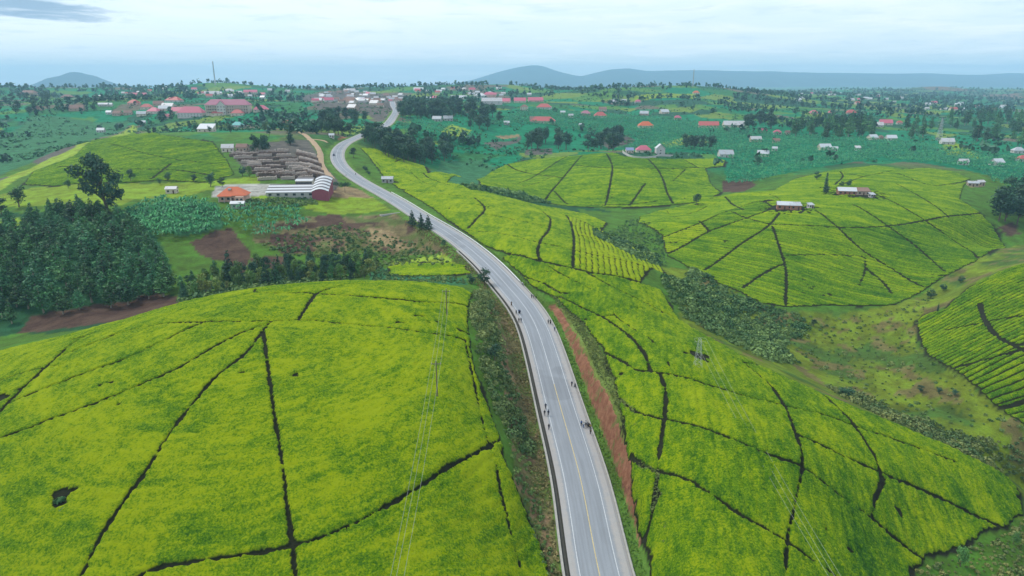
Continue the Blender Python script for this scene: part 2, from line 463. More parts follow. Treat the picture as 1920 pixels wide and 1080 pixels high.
# ------------------------------------------------------------------ land cover
C_GRASS = (0.070, 0.155, 0.016); C_MEADOW = (0.185, 0.275, 0.018); C_DARK = (0.02, 0.085, 0.03); C_SOIL = (0.085, 0.05, 0.035)
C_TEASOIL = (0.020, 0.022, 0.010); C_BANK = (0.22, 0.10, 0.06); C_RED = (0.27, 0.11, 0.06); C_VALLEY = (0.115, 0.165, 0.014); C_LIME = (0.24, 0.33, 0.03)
C_BANANA = (0.006, 0.175, 0.075); C_GREY = (0.11, 0.10, 0.085); C_BROWNGRASS = (0.16, 0.13, 0.06); C_DRY = (0.26, 0.19, 0.10); C_FOREST = (0.02, 0.055, 0.025)
C_PAVE = (0.36, 0.35, 0.32); C_STEEL = (0.04, 0.15, 0.06)
COVER = [   # drawn in this order
 (C_BANANA, [(760,225),(850,215),(1000,200),(1400,225),(1920,270),(2100,300),(2100,420),(1860,330),(1640,300),(1360,345),(1340,290),(1100,282),(960,290),(760,270)]),
 (C_STEEL, [(-60,300),(60,215),(240,228),(230,245),(140,270),(70,300),(-60,350)]),
 (C_DARK, [(-60,420),(0,400),(190,395),(290,400),(320,520),(320,580),(40,625),(-100,640)]),
 (C_STEEL, [(240,400),(300,375),(400,385),(420,430),(300,450)]),
 (C_MEADOW, [(-40,375),(60,352),(230,345),(420,338),(490,328),(490,347),(385,358),(330,374),(250,374),(225,385),(90,385),(-40,390)]),
 (C_MEADOW, [(-40,412),(45,408),(40,432),(-40,438)]),
 (C_MEADOW, [(565,388),(600,372),(655,368),(705,372),(738,395),(660,401),(600,398)]),
 (C_GRASS, [(280,430),(340,445),(375,480),(380,520),(340,545),(300,560),(320,500)]),
 (C_SOIL, [(30,625),(55,592),(160,575),(285,548),(330,558),(322,580),(180,607)]),
 (C_SOIL, [(355,455),(400,435),(435,428),(475,470),(460,515),(420,495),(375,480)]),
 (C_SOIL, [(470,482),(535,476),(545,498),(490,505)]),
 (C_BROWNGRASS, [(480,420),(590,405),(740,400),(770,430),(815,465),(840,480),(770,480),(690,470),(560,475),(480,450)]),
 (C_SOIL, [(590,405),(640,400),(650,418),(600,425)]), (C_SOIL, [(505,440),(560,436),(590,470),(530,475)]),
 (C_DRY, [(690,430),(730,432),(770,465),(740,470),(690,450)]),
 (C_DRY, [(610,345),(660,352),(720,365),(700,373),(640,370),(618,368)]),
 (C_GREY, [(432,286),(470,270),(545,262),(580,262),(608,300),(640,345),(620,365),(560,338),(470,322)]),
 (C_PAVE, [(388,372),(395,352),(440,345),(520,345),(560,345),(575,365),(520,360),(470,372)]),
 (C_MEADOW, [(478,368),(515,362),(520,370),(485,376)]),
 (C_RED, [(622,280),(634,262),(648,256),(650,262),(632,275),(626,292)]),
 (C_LIME, [(138,274),(245,234),(252,238),(252,246),(140,288)]),
 (C_GREY, [(62,302),(137,271),(138,284),(68,311)]), (C_GREY, [(-20,340),(35,325),(40,332),(0,350)]),
 (C_LIME, [(-30,350),(40,322),(140,275),(140,290),(60,322),(-10,362)]),
 (C_STEEL, [(820,300),(900,300),(990,330),(960,360),(860,345),(800,322)]),
 (C_DARK, [(850,345),(960,362),(1010,378),(1100,385),(1150,400),(1190,402),(1190,440),(1210,470),(1170,470),(1110,435),(1080,400),(960,378),(870,352)]),
 (C_GRASS, [(1085,392),(1150,400),(1200,402),(1245,442),(1200,470),(1115,432)]),
 (C_GREY, [(905,267),(975,256),(978,262),(930,282)]), (C_GREY, [(985,284),(1030,278),(1030,290),(985,292)]), (C_GREY, [(1120,260),(1160,250),(1190,262),(1140,280)]),
 (C_DRY, [(927,254),(972,252),(972,258),(930,259)]),
 (C_LIME, [(822,245),(850,233),(885,245),(870,258),(825,256)]), (C_LIME, [(1240,268),(1290,254),(1330,262),(1330,268),(1250,275)]), (C_LIME, [(800,262),(822,266),(818,272),(800,270)]),
 (C_SOIL, [(1350,338),(1400,335),(1425,345),(1390,360),(1350,360)]),
 (C_MEADOW, [(1760,250),(1820,280),(1850,300),(1780,290)]), (C_MEADOW, [(1180,180),(1300,175),(1300,185),(1190,188)]),
 (C_GRASS, [(1780,385),(1830,360),(1900,420),(1910,460),(1870,430)]), (C_SOIL, [(1862,422),(1900,416),(1912,440),(1890,446)]),
 (C_VALLEY, [(1240,500),(1300,505),(1400,560),(1460,585),(1690,572),(1760,530),(1830,492),(1900,462),(2100,440),(2100,480),(1890,505),(1800,560),(1720,605),(1722,650),(1790,700),(1870,770),(2100,900),(2100,1010),(1915,985),(1900,905),(1700,800),(1400,672),(1275,600)]),
 (C_GRASS, [(1720,1060),(1820,1020),(1920,975),(2100,1010),(2100,1150),(1700,1150)]),
 (C_STEEL, [(690,490),(740,510),(870,520),(880,535),(690,530)]), (C_LIME, [(735,490),(830,478),(870,500),(880,516),(730,516)]),
 (C_BROWNGRASS, [(900,540),(930,540),(975,640),(1005,740),(1030,860),(1060,1000),(1075,1100),(1055,1100),(1000,900),(950,700)]),
 (C_GRASS, [(930,800),(985,830),(1020,930),(1050,1060),(1050,1150),(1020,1150),(985,950)]),
 (C_DRY, [(925,545),(938,545),(975,620),(1000,700),(1000,730),(985,700),(955,620)]),
 (C_GREY, [(560,180),(640,170),(760,180),(752,205),(735,232),(715,228),(690,215),(600,205)]),
 (C_DRY, [(1430,375),(1475,378),(1510,395),(1470,402),(1445,392)]), (C_DRY, [(1560,360),(1580,352),(1640,372),(1620,378),(1570,375)]), (C_DRY, [(1815,342),(1850,340),(1850,352),(1820,352)]),
]
C_FAR = [C_BANANA, (0.03, 0.15, 0.045), (0.08, 0.20, 0.035), (0.02, 0.09, 0.045), (0.14, 0.22, 0.035), (0.13, 0.12, 0.08), C_BANANA, (0.02, 0.10, 0.05)]

# ground: one sheet from beneath the drone to the horizon
GR, GC = 580, 620
gy = 58.0 * (18000 / 58.0) ** np.linspace(0, 1, GR)
tt = np.linspace(-1, 1, GC); tt = 0.78 * tt + 0.72 * tt ** 5
GX = tt[None] * (gy[:, None] + 40.0); GY = np.broadcast_to(gy[:, None], GX.shape).copy()
GX = GX + 0.0; GZ = ground_z(GX, GY)
gv = np.stack([GX, GY, GZ], -1).reshape(-1, 3)
gi = np.arange(GR * GC).reshape(GR, GC)
gf = np.stack([gi[:-1, :-1], gi[:-1, 1:], gi[1:, 1:], gi[1:, :-1]], -1).reshape(-1, 4)
me = mesh_np('ground', gv, gf, True)
gx, gyv = gv[:, 0], gv[:, 1]
wob = np.maximum(0.6, gyv * 0.006)                            # edges of the cover wander
jx = gx + wob * fbm(gx / 7 / np.maximum(1, gyv / 250), gyv / 7 / np.maximum(1, gyv / 250), 3, 31) * 1.6
jy = gyv + wob * fbm(gx / 7 / np.maximum(1, gyv / 250) + 50, gyv / 7 / np.maximum(1, gyv / 250), 3, 37) * 2.2
cover = np.tile(np.array(C_GRASS), (len(gv), 1))
# distant patchwork of small holdings: jittered cells
cell = np.where(gyv < 1500, 55.0, 110.0)
cxk, cyk = np.floor(gx / cell), np.floor(gyv / cell)
bestd = np.full(len(gv), 1e9); pick = np.zeros(len(gv))
for ox in (-1, 0, 1):
    for oy in (-1, 0, 1):
        kx, ky = cxk + ox, cyk + oy
        px = (kx + _hash(kx, ky, 3)) * cell; py = (ky + _hash(kx, ky, 4)) * cell
        d2 = (jx - px) ** 2 + ((jy - py) * 0.7) ** 2
        c = d2 < bestd; bestd[c] = d2[c]; pick[c] = _hash(kx, ky, 5)[c]
farm = np.array(C_FAR)[(pick * 7.999).astype(int)]
k = sstep(600, 760, gyv)[:, None]
cover = cover * (1 - k) + farm * k
polys_world = []
flat = [p for _, pl in COVER for p in pl]
cw = cast(flat); at_i = 0
for col, pl in COVER:
    w = cw[at_i:at_i + len(pl)]; at_i += len(pl)
    polys_world.append((col, w))
    ins_ = inside(jx, jy, w); cover[ins_] = col
    if col is C_VALLEY:                                        # wet grass, sedge and dry stalks in drifts
        q1 = fbm(gx / 16, gyv / 16, 4, 201); q2_ = fbm(gx / 9 + 40, gyv / 9, 3, 207)
        cover[ins_ & (q1 > 0.18)] = (0.155, 0.215, 0.016); cover[ins_ & (q1 < -0.2)] = (0.065, 0.125, 0.02); cover[ins_ & (q2_ > 0.3)] = (0.15, 0.13, 0.045)
    if col is C_BROWNGRASS:
        q1 = fbm(gx / 8, gyv / 8, 4, 211); cover[ins_ & (q1 > 0.15)] = (0.10, 0.13, 0.035); cover[ins_ & (q1 < -0.22)] = C_SOIL
# the verges and the cut bank follow the road
rd, rz_, rs_ = road_coords(gx, gyv)
cover[(np.abs(rd) < 9.5) & (gyv < 1200)] = (0.10, 0.19, 0.03)
e1 = 9.0 + 0.5 * fbm(gx / 2.5, gyv / 2.5, 3, 8); e2 = 11.0 + 0.9 * fbm(gx / 4, gyv / 4, 3, 18)
bk = (rd > e1) & (rd < e2) & (gyv > 112) & (gyv < 236)
cover[bk] = np.array(C_BANK) * (1 + 0.25 * fbm(rs_[bk] / 2.6, rd[bk] / 3, 4, 9))[:, None]
top = (rd > e2) & (rd < 15.5) & (gyv > 116) & (gyv < 230)
cover[top] = (0.14, 0.19, 0.04)
lv = (rd < -7.0) & (rd > -15.0) & (gyv < 235)
cover[lv] = np.where((fbm(gx / 3, gyv / 5, 3, 48) > 0.0)[:, None], np.array((0.15, 0.13, 0.055)), np.array((0.11, 0.14, 0.035)))[lv]
cover[lv & (fbm(gx / 2.2, gyv / 4, 3, 49) > 0.25)] = (0.24, 0.16, 0.085)
GROUND_ME = me

# ------------------------------------------------------------------ tea fields (cover under them is set first)
FIELDS = [
 dict(key='dome', step=0.39, pw=0.16, label='tea on the big rounded hill between the road and the dark plantation',
  poly=[(885,552),(876,600),(884,660),(894,700),(914,760),(938,820),(950,870),(975,930),(1000,990),(1028,1060),(1045,1140,99),(500,1190,78),(-260,1180,80),(-330,900,120),(-240,735,180),(0,668,197),(120,640,202),(250,598,210),(380,560,226),(480,541,234),(600,531,237),(700,528,238),(800,533,236),(870,545,232)],
  paths=[[(508,606),(440,605),(380,606),(300,611),(250,621),(210,631)],[(210,633),(160,652),(120,668)],[(380,607),(300,645),(220,682),(160,702),(75,735),(12,762)],[(508,608),(415,645),(330,695),(240,735),(140,773),(0,825),(-120,860)],
   [(500,614),(460,665),(400,715),(355,768),(330,800),(310,828),(270,892),(200,992),(140,1110)],[(494,622),(503,690),(515,780),(528,860),(540,960),(558,1110)],[(505,609),(499,617),(494,624)],
   [(508,606),(560,603),(640,609),(720,616),(800,627),(872,640)],[(560,602),(580,570),(595,552),(620,543),(650,537),(672,533)],[(595,553),(540,552),(490,552),(478,544)],[(595,553),(700,560),(800,569),(882,578)],
   [(230,1100),(265,1080),(380,1055),(460,1042),(545,1027),(640,995),(700,965),(770,925),(830,885),(880,858),(948,828)],[(0,775),(60,715),(110,670),(135,648),(178,626)],[(0,717),(60,697),(110,688)]],
  thin=[[(872,640),(880,680),(892,735),(904,790),(914,832)],[(930,870),(938,920),(955,990),(978,1075)]],
  rows=('ring',(500,615),2.0,0.25), tint=0.78, holes=[(112,935,1.5),(150,636,1.6),(10,745,2.0),(225,760,0.8),(1003,900,0.1)]),
 dict(key='bank', step=0.39, pw=0.17, label='tea on the long slope above the red cut bank, crossed by dark footpaths',
  poly=[(950,479),(1015,493),(1075,506),(1107,514),(1200,532),(1240,545),(1275,602),(1330,634),(1400,674),(1550,744),(1700,806),(1850,874),(1908,915),(1918,968),(1885,990),(1850,995),(1815,1028),(1740,1046),(1715,1068),(1690,1120),(1560,1160),(1215,1150),(1214,1040),(1192,990),(1184,930),(1176,850),(1166,800),(1156,740),(1146,700),(1127,652),(1094,608),(1052,570),(1040,558),(1010,546),(992,532),(965,505),(940,483)],
  paths=[[(1050,558),(1105,585),(1127,595),(1165,620),(1190,642),(1212,672),(1219,700)],[(1127,595),(1150,593)],[(1135,664),(1165,678),(1200,697),(1235,701),(1290,712),(1330,725),(1380,740),(1470,763),(1553,783),(1607,803),(1700,835),(1790,868)],
   [(1236,702),(1247,730),(1246,787),(1237,847),(1233,888),(1221,973),(1204,1024)],[(1155,746),(1202,778),(1246,789),(1287,797),(1367,823),(1437,853),(1503,878),(1573,930),(1633,973),(1735,1054)],
   [(1165,850),(1215,880),(1250,890),(1280,897),(1320,920),(1400,975),(1475,1018),(1520,1050),(1590,1100)],[(1393,682),(1440,720),(1470,763),(1490,810),(1505,870),(1503,885),(1490,950),(1476,1015),(1473,1100)],
   [(1393,682),(1480,703),(1540,740),(1587,783),(1613,817),(1640,860),(1650,888),(1641,935),(1633,972)],[(1641,885),(1650,890),(1641,935),(1634,970)],[(1492,815),(1560,847),(1645,885),(1760,935),(1830,970),(1888,993)],
   [(1100,512),(1150,540),(1190,560),(1262,596)],[(945,507),(965,512),(990,522),(1012,530)],[(1020,533),(1040,545),(1052,552)]],
  thin=[[(1027,500),(1075,527),(1115,547)],[(990,518),(1015,512),(1040,510)],[(1140,560),(1180,575),(1250,590)],[(1150,590),(1190,620),(1240,660),(1260,700)]],
  rows=('dir',(1240,703),(1246,790),2.2,0.35), tint=0.66, holes=[(1310,668,3.0),(1060,552,1.2)]),
 dict(key='strip', step=0.75, pw=0.20, label='tea strip along the kerb of the road, running up towards the dark grove',
  poly=[(690,292),(725,338),(787,376),(864,430),(906,460),(950,477),(1015,491),(1075,504),(1107,512),(1200,530),(1246,510),(1230,482),(1200,470),(1178,458),(1150,450),(1128,432),(1136,418),(1100,402),(1050,392),(1010,386),(960,373),(900,358),(862,346),(838,344),(866,332),(850,326),(802,326),(796,312),(760,302),(705,280),(676,278)],
  paths=[[(720,357),(760,358),(800,362),(885,371),(960,382),(1015,392)],[(890,372),(905,385),(909,393),(895,410),(877,430)],[(858,430),(900,435),(960,443),(1010,456),(1075,470),(1100,476),(1210,502)],[(1018,398),(1032,412),(1030,428),(1012,457),(1011,485),(1016,492)],
   [(1062,405),(1072,425),(1075,445),(1074,503)],[(905,402),(960,412),(1020,425),(1075,440),(1140,455),(1200,475)],[(1060,405),(1090,415),(1120,430),(1130,428)],[(793,325),(805,335),(825,343),(870,355)],[(715,346),(760,357)],[(740,305),(752,300)]],
  thin=[[(700,300),(740,330),(790,345)],[(760,312),(800,345),(850,362)]],
  rows=('dir',(1075,505),(1074,440),2.6,0.3), tint=0.72, holes=[(727,341,7.0)], bright=[(1140,485,0.95,0.9)]),
 dict(key='farm', step=0.85, pw=0.20, label='tea on the broad hill that carries the two brick farmhouses',
  poly=[(1246,468),(1250,480),(1300,508),(1345,530),(1392,550),(1425,568),(1470,576),(1560,572),(1680,572),(1730,546),(1770,520),(1830,491),(1888,464),(1862,425),(1838,400),(1800,375),(1806,350),(1820,336),(1790,322),(1740,316),(1690,318),(1640,311),(1560,320),(1490,336),(1450,358),(1380,363),(1330,372),(1280,386),(1230,397),(1200,406),(1197,418),(1242,442)],
  paths=[[(1200,404),(1250,392),(1300,381),(1350,370)],[(1205,423),(1280,405),(1325,388)],[(1245,445),(1310,420),(1370,395),(1425,378),(1448,388)],[(1250,477),(1330,435),(1400,410),(1450,392)],[(1320,508),(1380,465),(1443,422),(1462,400)],
   [(1370,398),(1400,410),(1440,420),(1520,424),(1570,427),(1660,425),(1740,413),(1840,400)],[(1448,425),(1460,460),(1472,500),(1473,572)],[(1393,540),(1430,515),(1465,497)],[(1528,395),(1570,427),(1620,472),(1680,510),(1732,540)],
   [(1600,385),(1665,425),(1720,465),(1772,510)],[(1645,367),(1735,415),(1800,460),(1842,494)],[(1680,345),(1780,410)],[(1622,502),(1660,535),(1672,552)],[(1570,350),(1610,335),(1670,322)],[(1580,325),(1620,333)],[(1680,325),(1745,348),(1790,345),(1820,336)],[(1360,370),(1395,395)],[(1310,415),(1330,434)],[(1575,322),(1580,332),(1565,347)]],
  thin=[[(1475,480),(1560,479),(1622,482)],[(1622,482),(1622,502),(1610,540)],[(1800,422),(1888,466)],[(1250,395),(1275,412)],[(1470,385),(1440,365),(1420,362)]],
  rows=('ring',(1540,296),3.4,0.9), tint=0.50, holes=[(1476,390,13.0),(1606,364,17.0),(1552,352,4.0),(1519,390,4.0),(1440,378,5.0),(1306,384,2.0)], bright=[(1300,452,0.85,0.9),(1730,330,0.62,.3),(1540,340,.62,.3)]),
 dict(key='homestead', step=1.0, pw=0.26, label='tea on the low hill below the walled homestead',
  poly=[(893,337),(920,323),(950,308),(1000,299),(1060,294),(1150,287),(1172,294),(1250,299),(1340,297),(1360,301),(1356,312),(1322,316),(1352,362),(1330,376),(1280,382),(1200,389),(1130,389),(1060,386),(1000,373),(960,363),(900,346)],
  paths=[[(948,306),(970,320),(1005,328),(1055,334)],[(1068,292),(1008,328),(960,346)],[(930,316),(900,332)],[(1092,292),(1055,335),(1025,372),(1020,380)],[(1137,289),(1148,313),(1145,340),(1135,386)],[(1075,311),(1150,316),(1250,317),(1322,315)],[(1215,299),(1240,330),(1255,370),(1262,382)],[(1280,299),(1310,316)],[(1210,345),(1180,386)],[(1040,360),(1065,384)],[(1105,385),(1180,384),(1230,378)]],
  thin=[[(980,350),(1040,330)],[(1285,318),(1262,340)]], rows=('dir',(1060,350),(1250,352),3.2,0.6), tint=0.52, holes=[], bright=[(1010,310,0.6,.4),(1330,305,.7,.3)]),
 dict(key='knoll', step=0.36, pw=0.4, label='tea in tight clipped rows on the small knoll across the grassy valley',
  poly=[(1718,602),(1735,590),(1770,580),(1790,562),(1830,532),(1880,508),(1940,495,330),(2060,490,320),(2200,560,275),(2250,760,215),(2050,880,190),(1925,806),(1870,765),(1820,720),(1780,690),(1740,670),(1726,640)],
  paths=[[(1770,621),(1850,605),(1930,592)],[(1795,690),(1850,675),(1905,660),(1960,645)],[(1836,570),(1842,590),(1850,606),(1882,640),(1935,675)],[(1838,572),(1849,607),(1884,641),(1936,676)],[(1878,766),(1930,752)]],
  thin=[], rows=('dir',(1780,660),(1850,625),2.7,1.3), tint=0.66, holes=[]),
 dict(key='ridge', step=1.0, pw=0.5, label='rough overgrown tea on the ridge above the tall lone tree',
  poly=[(45,347),(62,322),(140,292),(250,248),(300,253),(350,260),(400,268),(425,300),(440,328),(390,343),(300,338),(230,344),(150,344),(100,350)],
  paths=[[(110,313),(200,318),(330,320),(400,330)],[(320,308),(285,336)]], thin=[[(200,270),(330,300),(420,310)]], rows=('dir',(150,320),(420,285),5.5,1.2), tint=0.42, holes=[]),
 dict(key='hollow', step=0.7, pw=0.5, label='small block of tea in the hollow behind the big rounded hill',
  poly=[(728,502),(760,494),(830,494),(872,500),(886,514),(800,519),(730,518)], paths=[], thin=[], rows=('dir',(740,505),(870,505),2.0,0.4), tint=0.7, holes=[]),
]
tea_mat, nt, bs = mat_nodes('tea_leaves', 0.7, 0.03)
p = n_pos(nt)
at_ = nt.nodes.new('ShaderNodeAttribute'); at_.attribute_name = 'tint'
lv_ = nt.nodes.new('ShaderNodeAttribute'); lv_.attribute_name = 'crown'
big = n_noise(nt, 0.06, 3, 0.62, p, 0.6); mid_ = n_noise(nt, 0.42, 3, 0.7, p, 0.4); fine = n_noise(nt, 2.6, 3, 0.75, p)
def nmath(nt, op, a, b):
    n_ = nt.nodes.new('ShaderNodeMath'); n_.operation = op
    for i, v in enumerate((a, b)):
        if isinstance(v, (int, float)): n_.inputs[i].default_value = v
        else: nt.links.new(v, n_.inputs[i])
    return n_.outputs[0]
f = nmath(nt, 'ADD', nmath(nt, 'MULTIPLY', nmath(nt, 'SUBTRACT', big, 0.5), 0.9), nmath(nt, 'MULTIPLY', nmath(nt, 'SUBTRACT', mid_, 0.5), 0.8))
f = nmath(nt, 'ADD', f, nmath(nt, 'MULTIPLY', nmath(nt, 'SUBTRACT', fine, 0.5), 2.2))
f = nmath(nt, 'ADD', f, at_.outputs['Fac'])
cr = nt.nodes.new('ShaderNodeValToRGB')
els = cr.color_ramp.elements
els[0].position = 0.0; els[0].color = (0.018, 0.075, 0.006, 1)
els[1].position = 1.0; els[1].color = (0.27, 0.345, 0.004, 1)
for pos_, c_ in ((0.3, (0.048, 0.135, 0.005, 1)), (0.6, (0.112, 0.215, 0.003, 1)), (0.82, (0.185, 0.28, 0.003, 1))):
    e_ = els.new(pos_); e_.color = c_
nt.links.new(f, cr.inputs[0])
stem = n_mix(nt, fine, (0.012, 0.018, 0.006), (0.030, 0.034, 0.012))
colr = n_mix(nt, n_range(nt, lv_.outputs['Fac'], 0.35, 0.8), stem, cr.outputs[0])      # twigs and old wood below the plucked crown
nt.links.new(colr, bs.inputs['Base Color'])
n_bump(nt, bs, n_noise(nt, 2.4, 5, 0.75, p), 1.0, 0.6)

def components(mask):
    lab = np.zeros(mask.shape, np.int32); k = 0; H, W = mask.shape
    todo = np.argwhere(mask)
    for r0, c0 in todo:
        if lab[r0, c0]: continue
        k += 1; st = [(r0, c0)]; lab[r0, c0] = k
        while st:
            r, c = st.pop()
            for rr, cc in ((r + 1, c), (r - 1, c), (r, c + 1), (r, c - 1)):
                if 0 <= rr < H and 0 <= cc < W and mask[rr, cc] and not lab[rr, cc]:
                    lab[rr, cc] = k; st.append((rr, cc))
    return lab, k

tea_world = {}
for F in FIELDS:
    w = cast(F['poly'])
    if F['key'] == 'dome': pass
    tea_world[F['key']] = w
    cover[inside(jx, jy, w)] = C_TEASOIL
    st = F['step']
    x0, y0 = w[:, :2].min(0) - 2; x1, y1 = w[:, :2].max(0) + 2
    xs = np.arange(x0, x1, st); ys = np.arange(y0, y1, st)
    X, Y = np.meshgrid(xs, ys)
    X = X + (_hash(np.floor(X / st), np.floor(Y / st), 91) - .5) * st * 0.55; Y = Y + (_hash(np.floor(X / st), np.floor(Y / st), 92) - .5) * st * 0.55
    ins = inside(X, Y, w)
    act = np.nonzero(ins)
    ax, ay = X[act], Y[act]
    ed = seg_dist(ax, ay, densify(np.vstack([w, w[:1]]), 6.0) if False else w, True)
    pd = np.full(ax.shape, 1e9); pm_ = np.full(ax.shape, 1e9)
    wig = 0.22 * vnoise(ax / 0.9, ay / 0.9, 41) + 0.25 * vnoise(ax / 4.0, ay / 4.0, 42)
    for pl in F['paths']:
        sd_ = seg_dist(ax, ay, densify(cast(pl), 2.5)); pm_ = np.minimum(pm_, sd_)
        pd = np.minimum(pd, sd_ - F['pw'] - np.clip((ay - 105) * 0.003, 0, 0.22))
    for pl in F['thin']:
        pd = np.minimum(pd, seg_dist(ax, ay, densify(cast(pl), 2.5)) - F['pw'] * 0.55 + 0.35 * np.maximum(0, vnoise(ax / 2.3, ay / 2.3, 51)))
    for (hu, hv, hr) in F['holes']:
        hc = cast([(hu, hv)])[0]
        pd = np.minimum(pd, np.hypot(ax - hc[0], ay - hc[1]) - hr * (1 + 0.9 * vnoise(ax / 1.6, ay / 1.6, 61)))
    # a few bushes have died back
    dead = vnoise(ax / 2.1, ay / 2.1, 71) * 0.6 + vnoise(ax / 14.0, ay / 14.0, 72) * 0.5
    pd = np.minimum(pd, (0.95 - dead) * 3.0)
    soft = max(0.33, st * 0.75)
    m = sstep(-soft * 0.2, soft, pd + wig) * sstep(0, max(0.8, st), ed + wig * 2)
    M = np.zeros(X.shape); M[act] = m
    PM = np.zeros(X.shape); PM[act] = pm_
    lab, nlab = components((M > 0.45) & (PM > 1.15 * st))
    # rows and plot character
    r_ = F['rows']
    sp = r_[-2]; strength = r_[-1]
    if r_[0] == 'ring':
        c = cast([r_[1]])[0]; q = np.hypot(X - c[0], (Y - c[1]) * 0.9); q = q + 2.0 * fbm(X / 25, Y / 25, 2, 81)
        q2 = np.arctan2(Y - c[1], X - c[0]) * 60
    else:
        c = cast([r_[1], r_[2]]); dv = c[1, :2] - c[0, :2]; dv /= np.linalg.norm(dv)
        q = -(X - c[0, 0]) * dv[1] + (Y - c[0, 1]) * dv[0]; q = q + 1.5 * fbm(X / 40, Y / 40, 2, 82)
        q2 = (X - c[0, 0]) * dv[0] + (Y - c[0, 1]) * dv[1]
    row = np.abs(((q / sp) % 1.0) - 0.5) * 2.0
    groove = sstep(0.50, 0.88, row)
    plot_t = np.zeros(nlab + 1); plot_s = np.ones(nlab + 1)
    plot_t[1:] = (rng.random(nlab) - .5) * 0.16; plot_s[1:] = 0.7 + rng.random(nlab) * 0.5
    for (bu, bv, bt, bstr) in F.get('bright', []):
        b_ = cast([(bu, bv)])[0]; i_, j_ = int((b_[1] - y0) / st), int((b_[0] - x0) / st)
        near = lab[max(0, i_ - 3):i_ + 4, max(0, j_ - 3):j_ + 4].ravel(); near = near[near > 0]
        L_ = int(np.bincount(near).argmax()) if len(near) else 0
        if L_: plot_t[L_] = bt - F['tint']; plot_s[L_] = bstr / max(strength, .1)
    # spread labels two cells into the paths so every plot has its skirt
    for _ in range(4):
        big_ = lab.copy()
        for dr, dc in ((1, 0), (-1, 0), (0, 1), (0, -1)):
            sh = np.roll(np.roll(lab, dr, 0), dc, 1); t_ = (big_ == 0) & (sh > 0); big_[t_] = sh[t_]
        lab = big_
    streak = (_hash(np.floor(q / sp), np.floor(q2 / 9.0), 7) - .5) * 0.16 + (_hash(np.floor(q / sp / 3), np.floor(q2 / 30.0), 8) - .5) * 0.12
    streak = streak + 0.30 * fbm(q / 0.75, q2 / 2.6, 3, 141) + 0.22 * fbm(q / 3.5, q2 / 14.0, 3, 142)
    lumps = 0.25 * vnoise(q / 0.8, q2 / 1.6, 104) + 0.45 * vnoise(X / 0.75, Y / 0.75, 101) + 0.35 * vnoise(X / 1.9, Y / 1.9, 102) + 0.15 * vnoise(X / 6, Y / 6, 103)
    gz = np.zeros(X.shape); lm = lab > 0
    gz[lm] = ground_z(X[lm], Y[lm])
    gap = np.zeros(X.shape)
    if st < 0.5:                                               # the single bushes: jittered cells with a seam between neighbours
        cs = 1.45; lx, ly = X[lm] / cs, Y[lm] / cs; kx, ky = np.floor(lx), np.floor(ly); f1 = np.full(lx.shape, 9.0); f2 = np.full(lx.shape, 9.0)
        for ox in (-1, 0, 1):
            for oy in (-1, 0, 1):
                qx, qy = kx + ox, ky + oy; dq = np.hypot(lx - qx - .15 - .7 * _hash(qx, qy, 301), ly - qy - .15 - .7 * _hash(qx, qy, 302))
                f2 = np.minimum(f2, np.maximum(f1, dq)); f1 = np.minimum(f1, dq)
        gap[lm] = (1 - sstep(0.02, 0.26, f2 - f1)) * (0.55 + 0.45 * vnoise(X[lm] / 3.5, Y[lm] / 3.5, 303))
        streak = streak - 0.26 * gap
    H_ = M * (0.85 - 0.28 * gap + 0.32 * lumps - groove * np.minimum(1, strength * plot_s[lab]) * 0.62) - 0.12
    Zt = gz + H_
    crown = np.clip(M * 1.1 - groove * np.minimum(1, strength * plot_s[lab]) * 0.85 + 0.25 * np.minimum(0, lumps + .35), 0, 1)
    root = empty('tea_field', (float(w[:, 0].mean()), float(w[:, 1].mean()), float(w[:, 2].mean())))
    tag(root, F['label'], 'tea field', 'fields of clipped tea bushes')
    cellsok = lm[:-1, :-1] & lm[1:, :-1] & lm[:-1, 1:] & lm[1:, 1:]
    clab = np.where(cellsok, lab[:-1, :-1], 0)
    vid = np.arange(X.size).reshape(X.shape)
    order = np.bincount(lab.ravel(), minlength=nlab + 1)
    quads = np.stack([vid[:-1, :-1], vid[:-1, 1:], vid[1:, 1:], vid[1:, :-1]], -1)
    for L_ in range(1, nlab + 1):
        if order[L_] < 90: continue
        sel = quads[clab == L_]
        if len(sel) < 40: continue
        used, inv = np.unique(sel, return_inverse=True)
        v = np.stack([X.ravel()[used] - root.location.x, Y.ravel()[used] - root.location.y, Zt.ravel()[used] - root.location.z], 1)
        me_ = mesh_np('tea_plot', v, inv.reshape(-1, 4), True)
        a_ = me_.attributes.new('tint', 'FLOAT', 'POINT'); a_.data.foreach_set('value', (F['tint'] + plot_t[L_] + streak.ravel()[used]).astype(np.float32))
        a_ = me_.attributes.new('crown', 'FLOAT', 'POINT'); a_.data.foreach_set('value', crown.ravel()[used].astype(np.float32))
        o = add_obj('tea_plot', me_, tea_mat, root); o['kind'] = 'stuff'

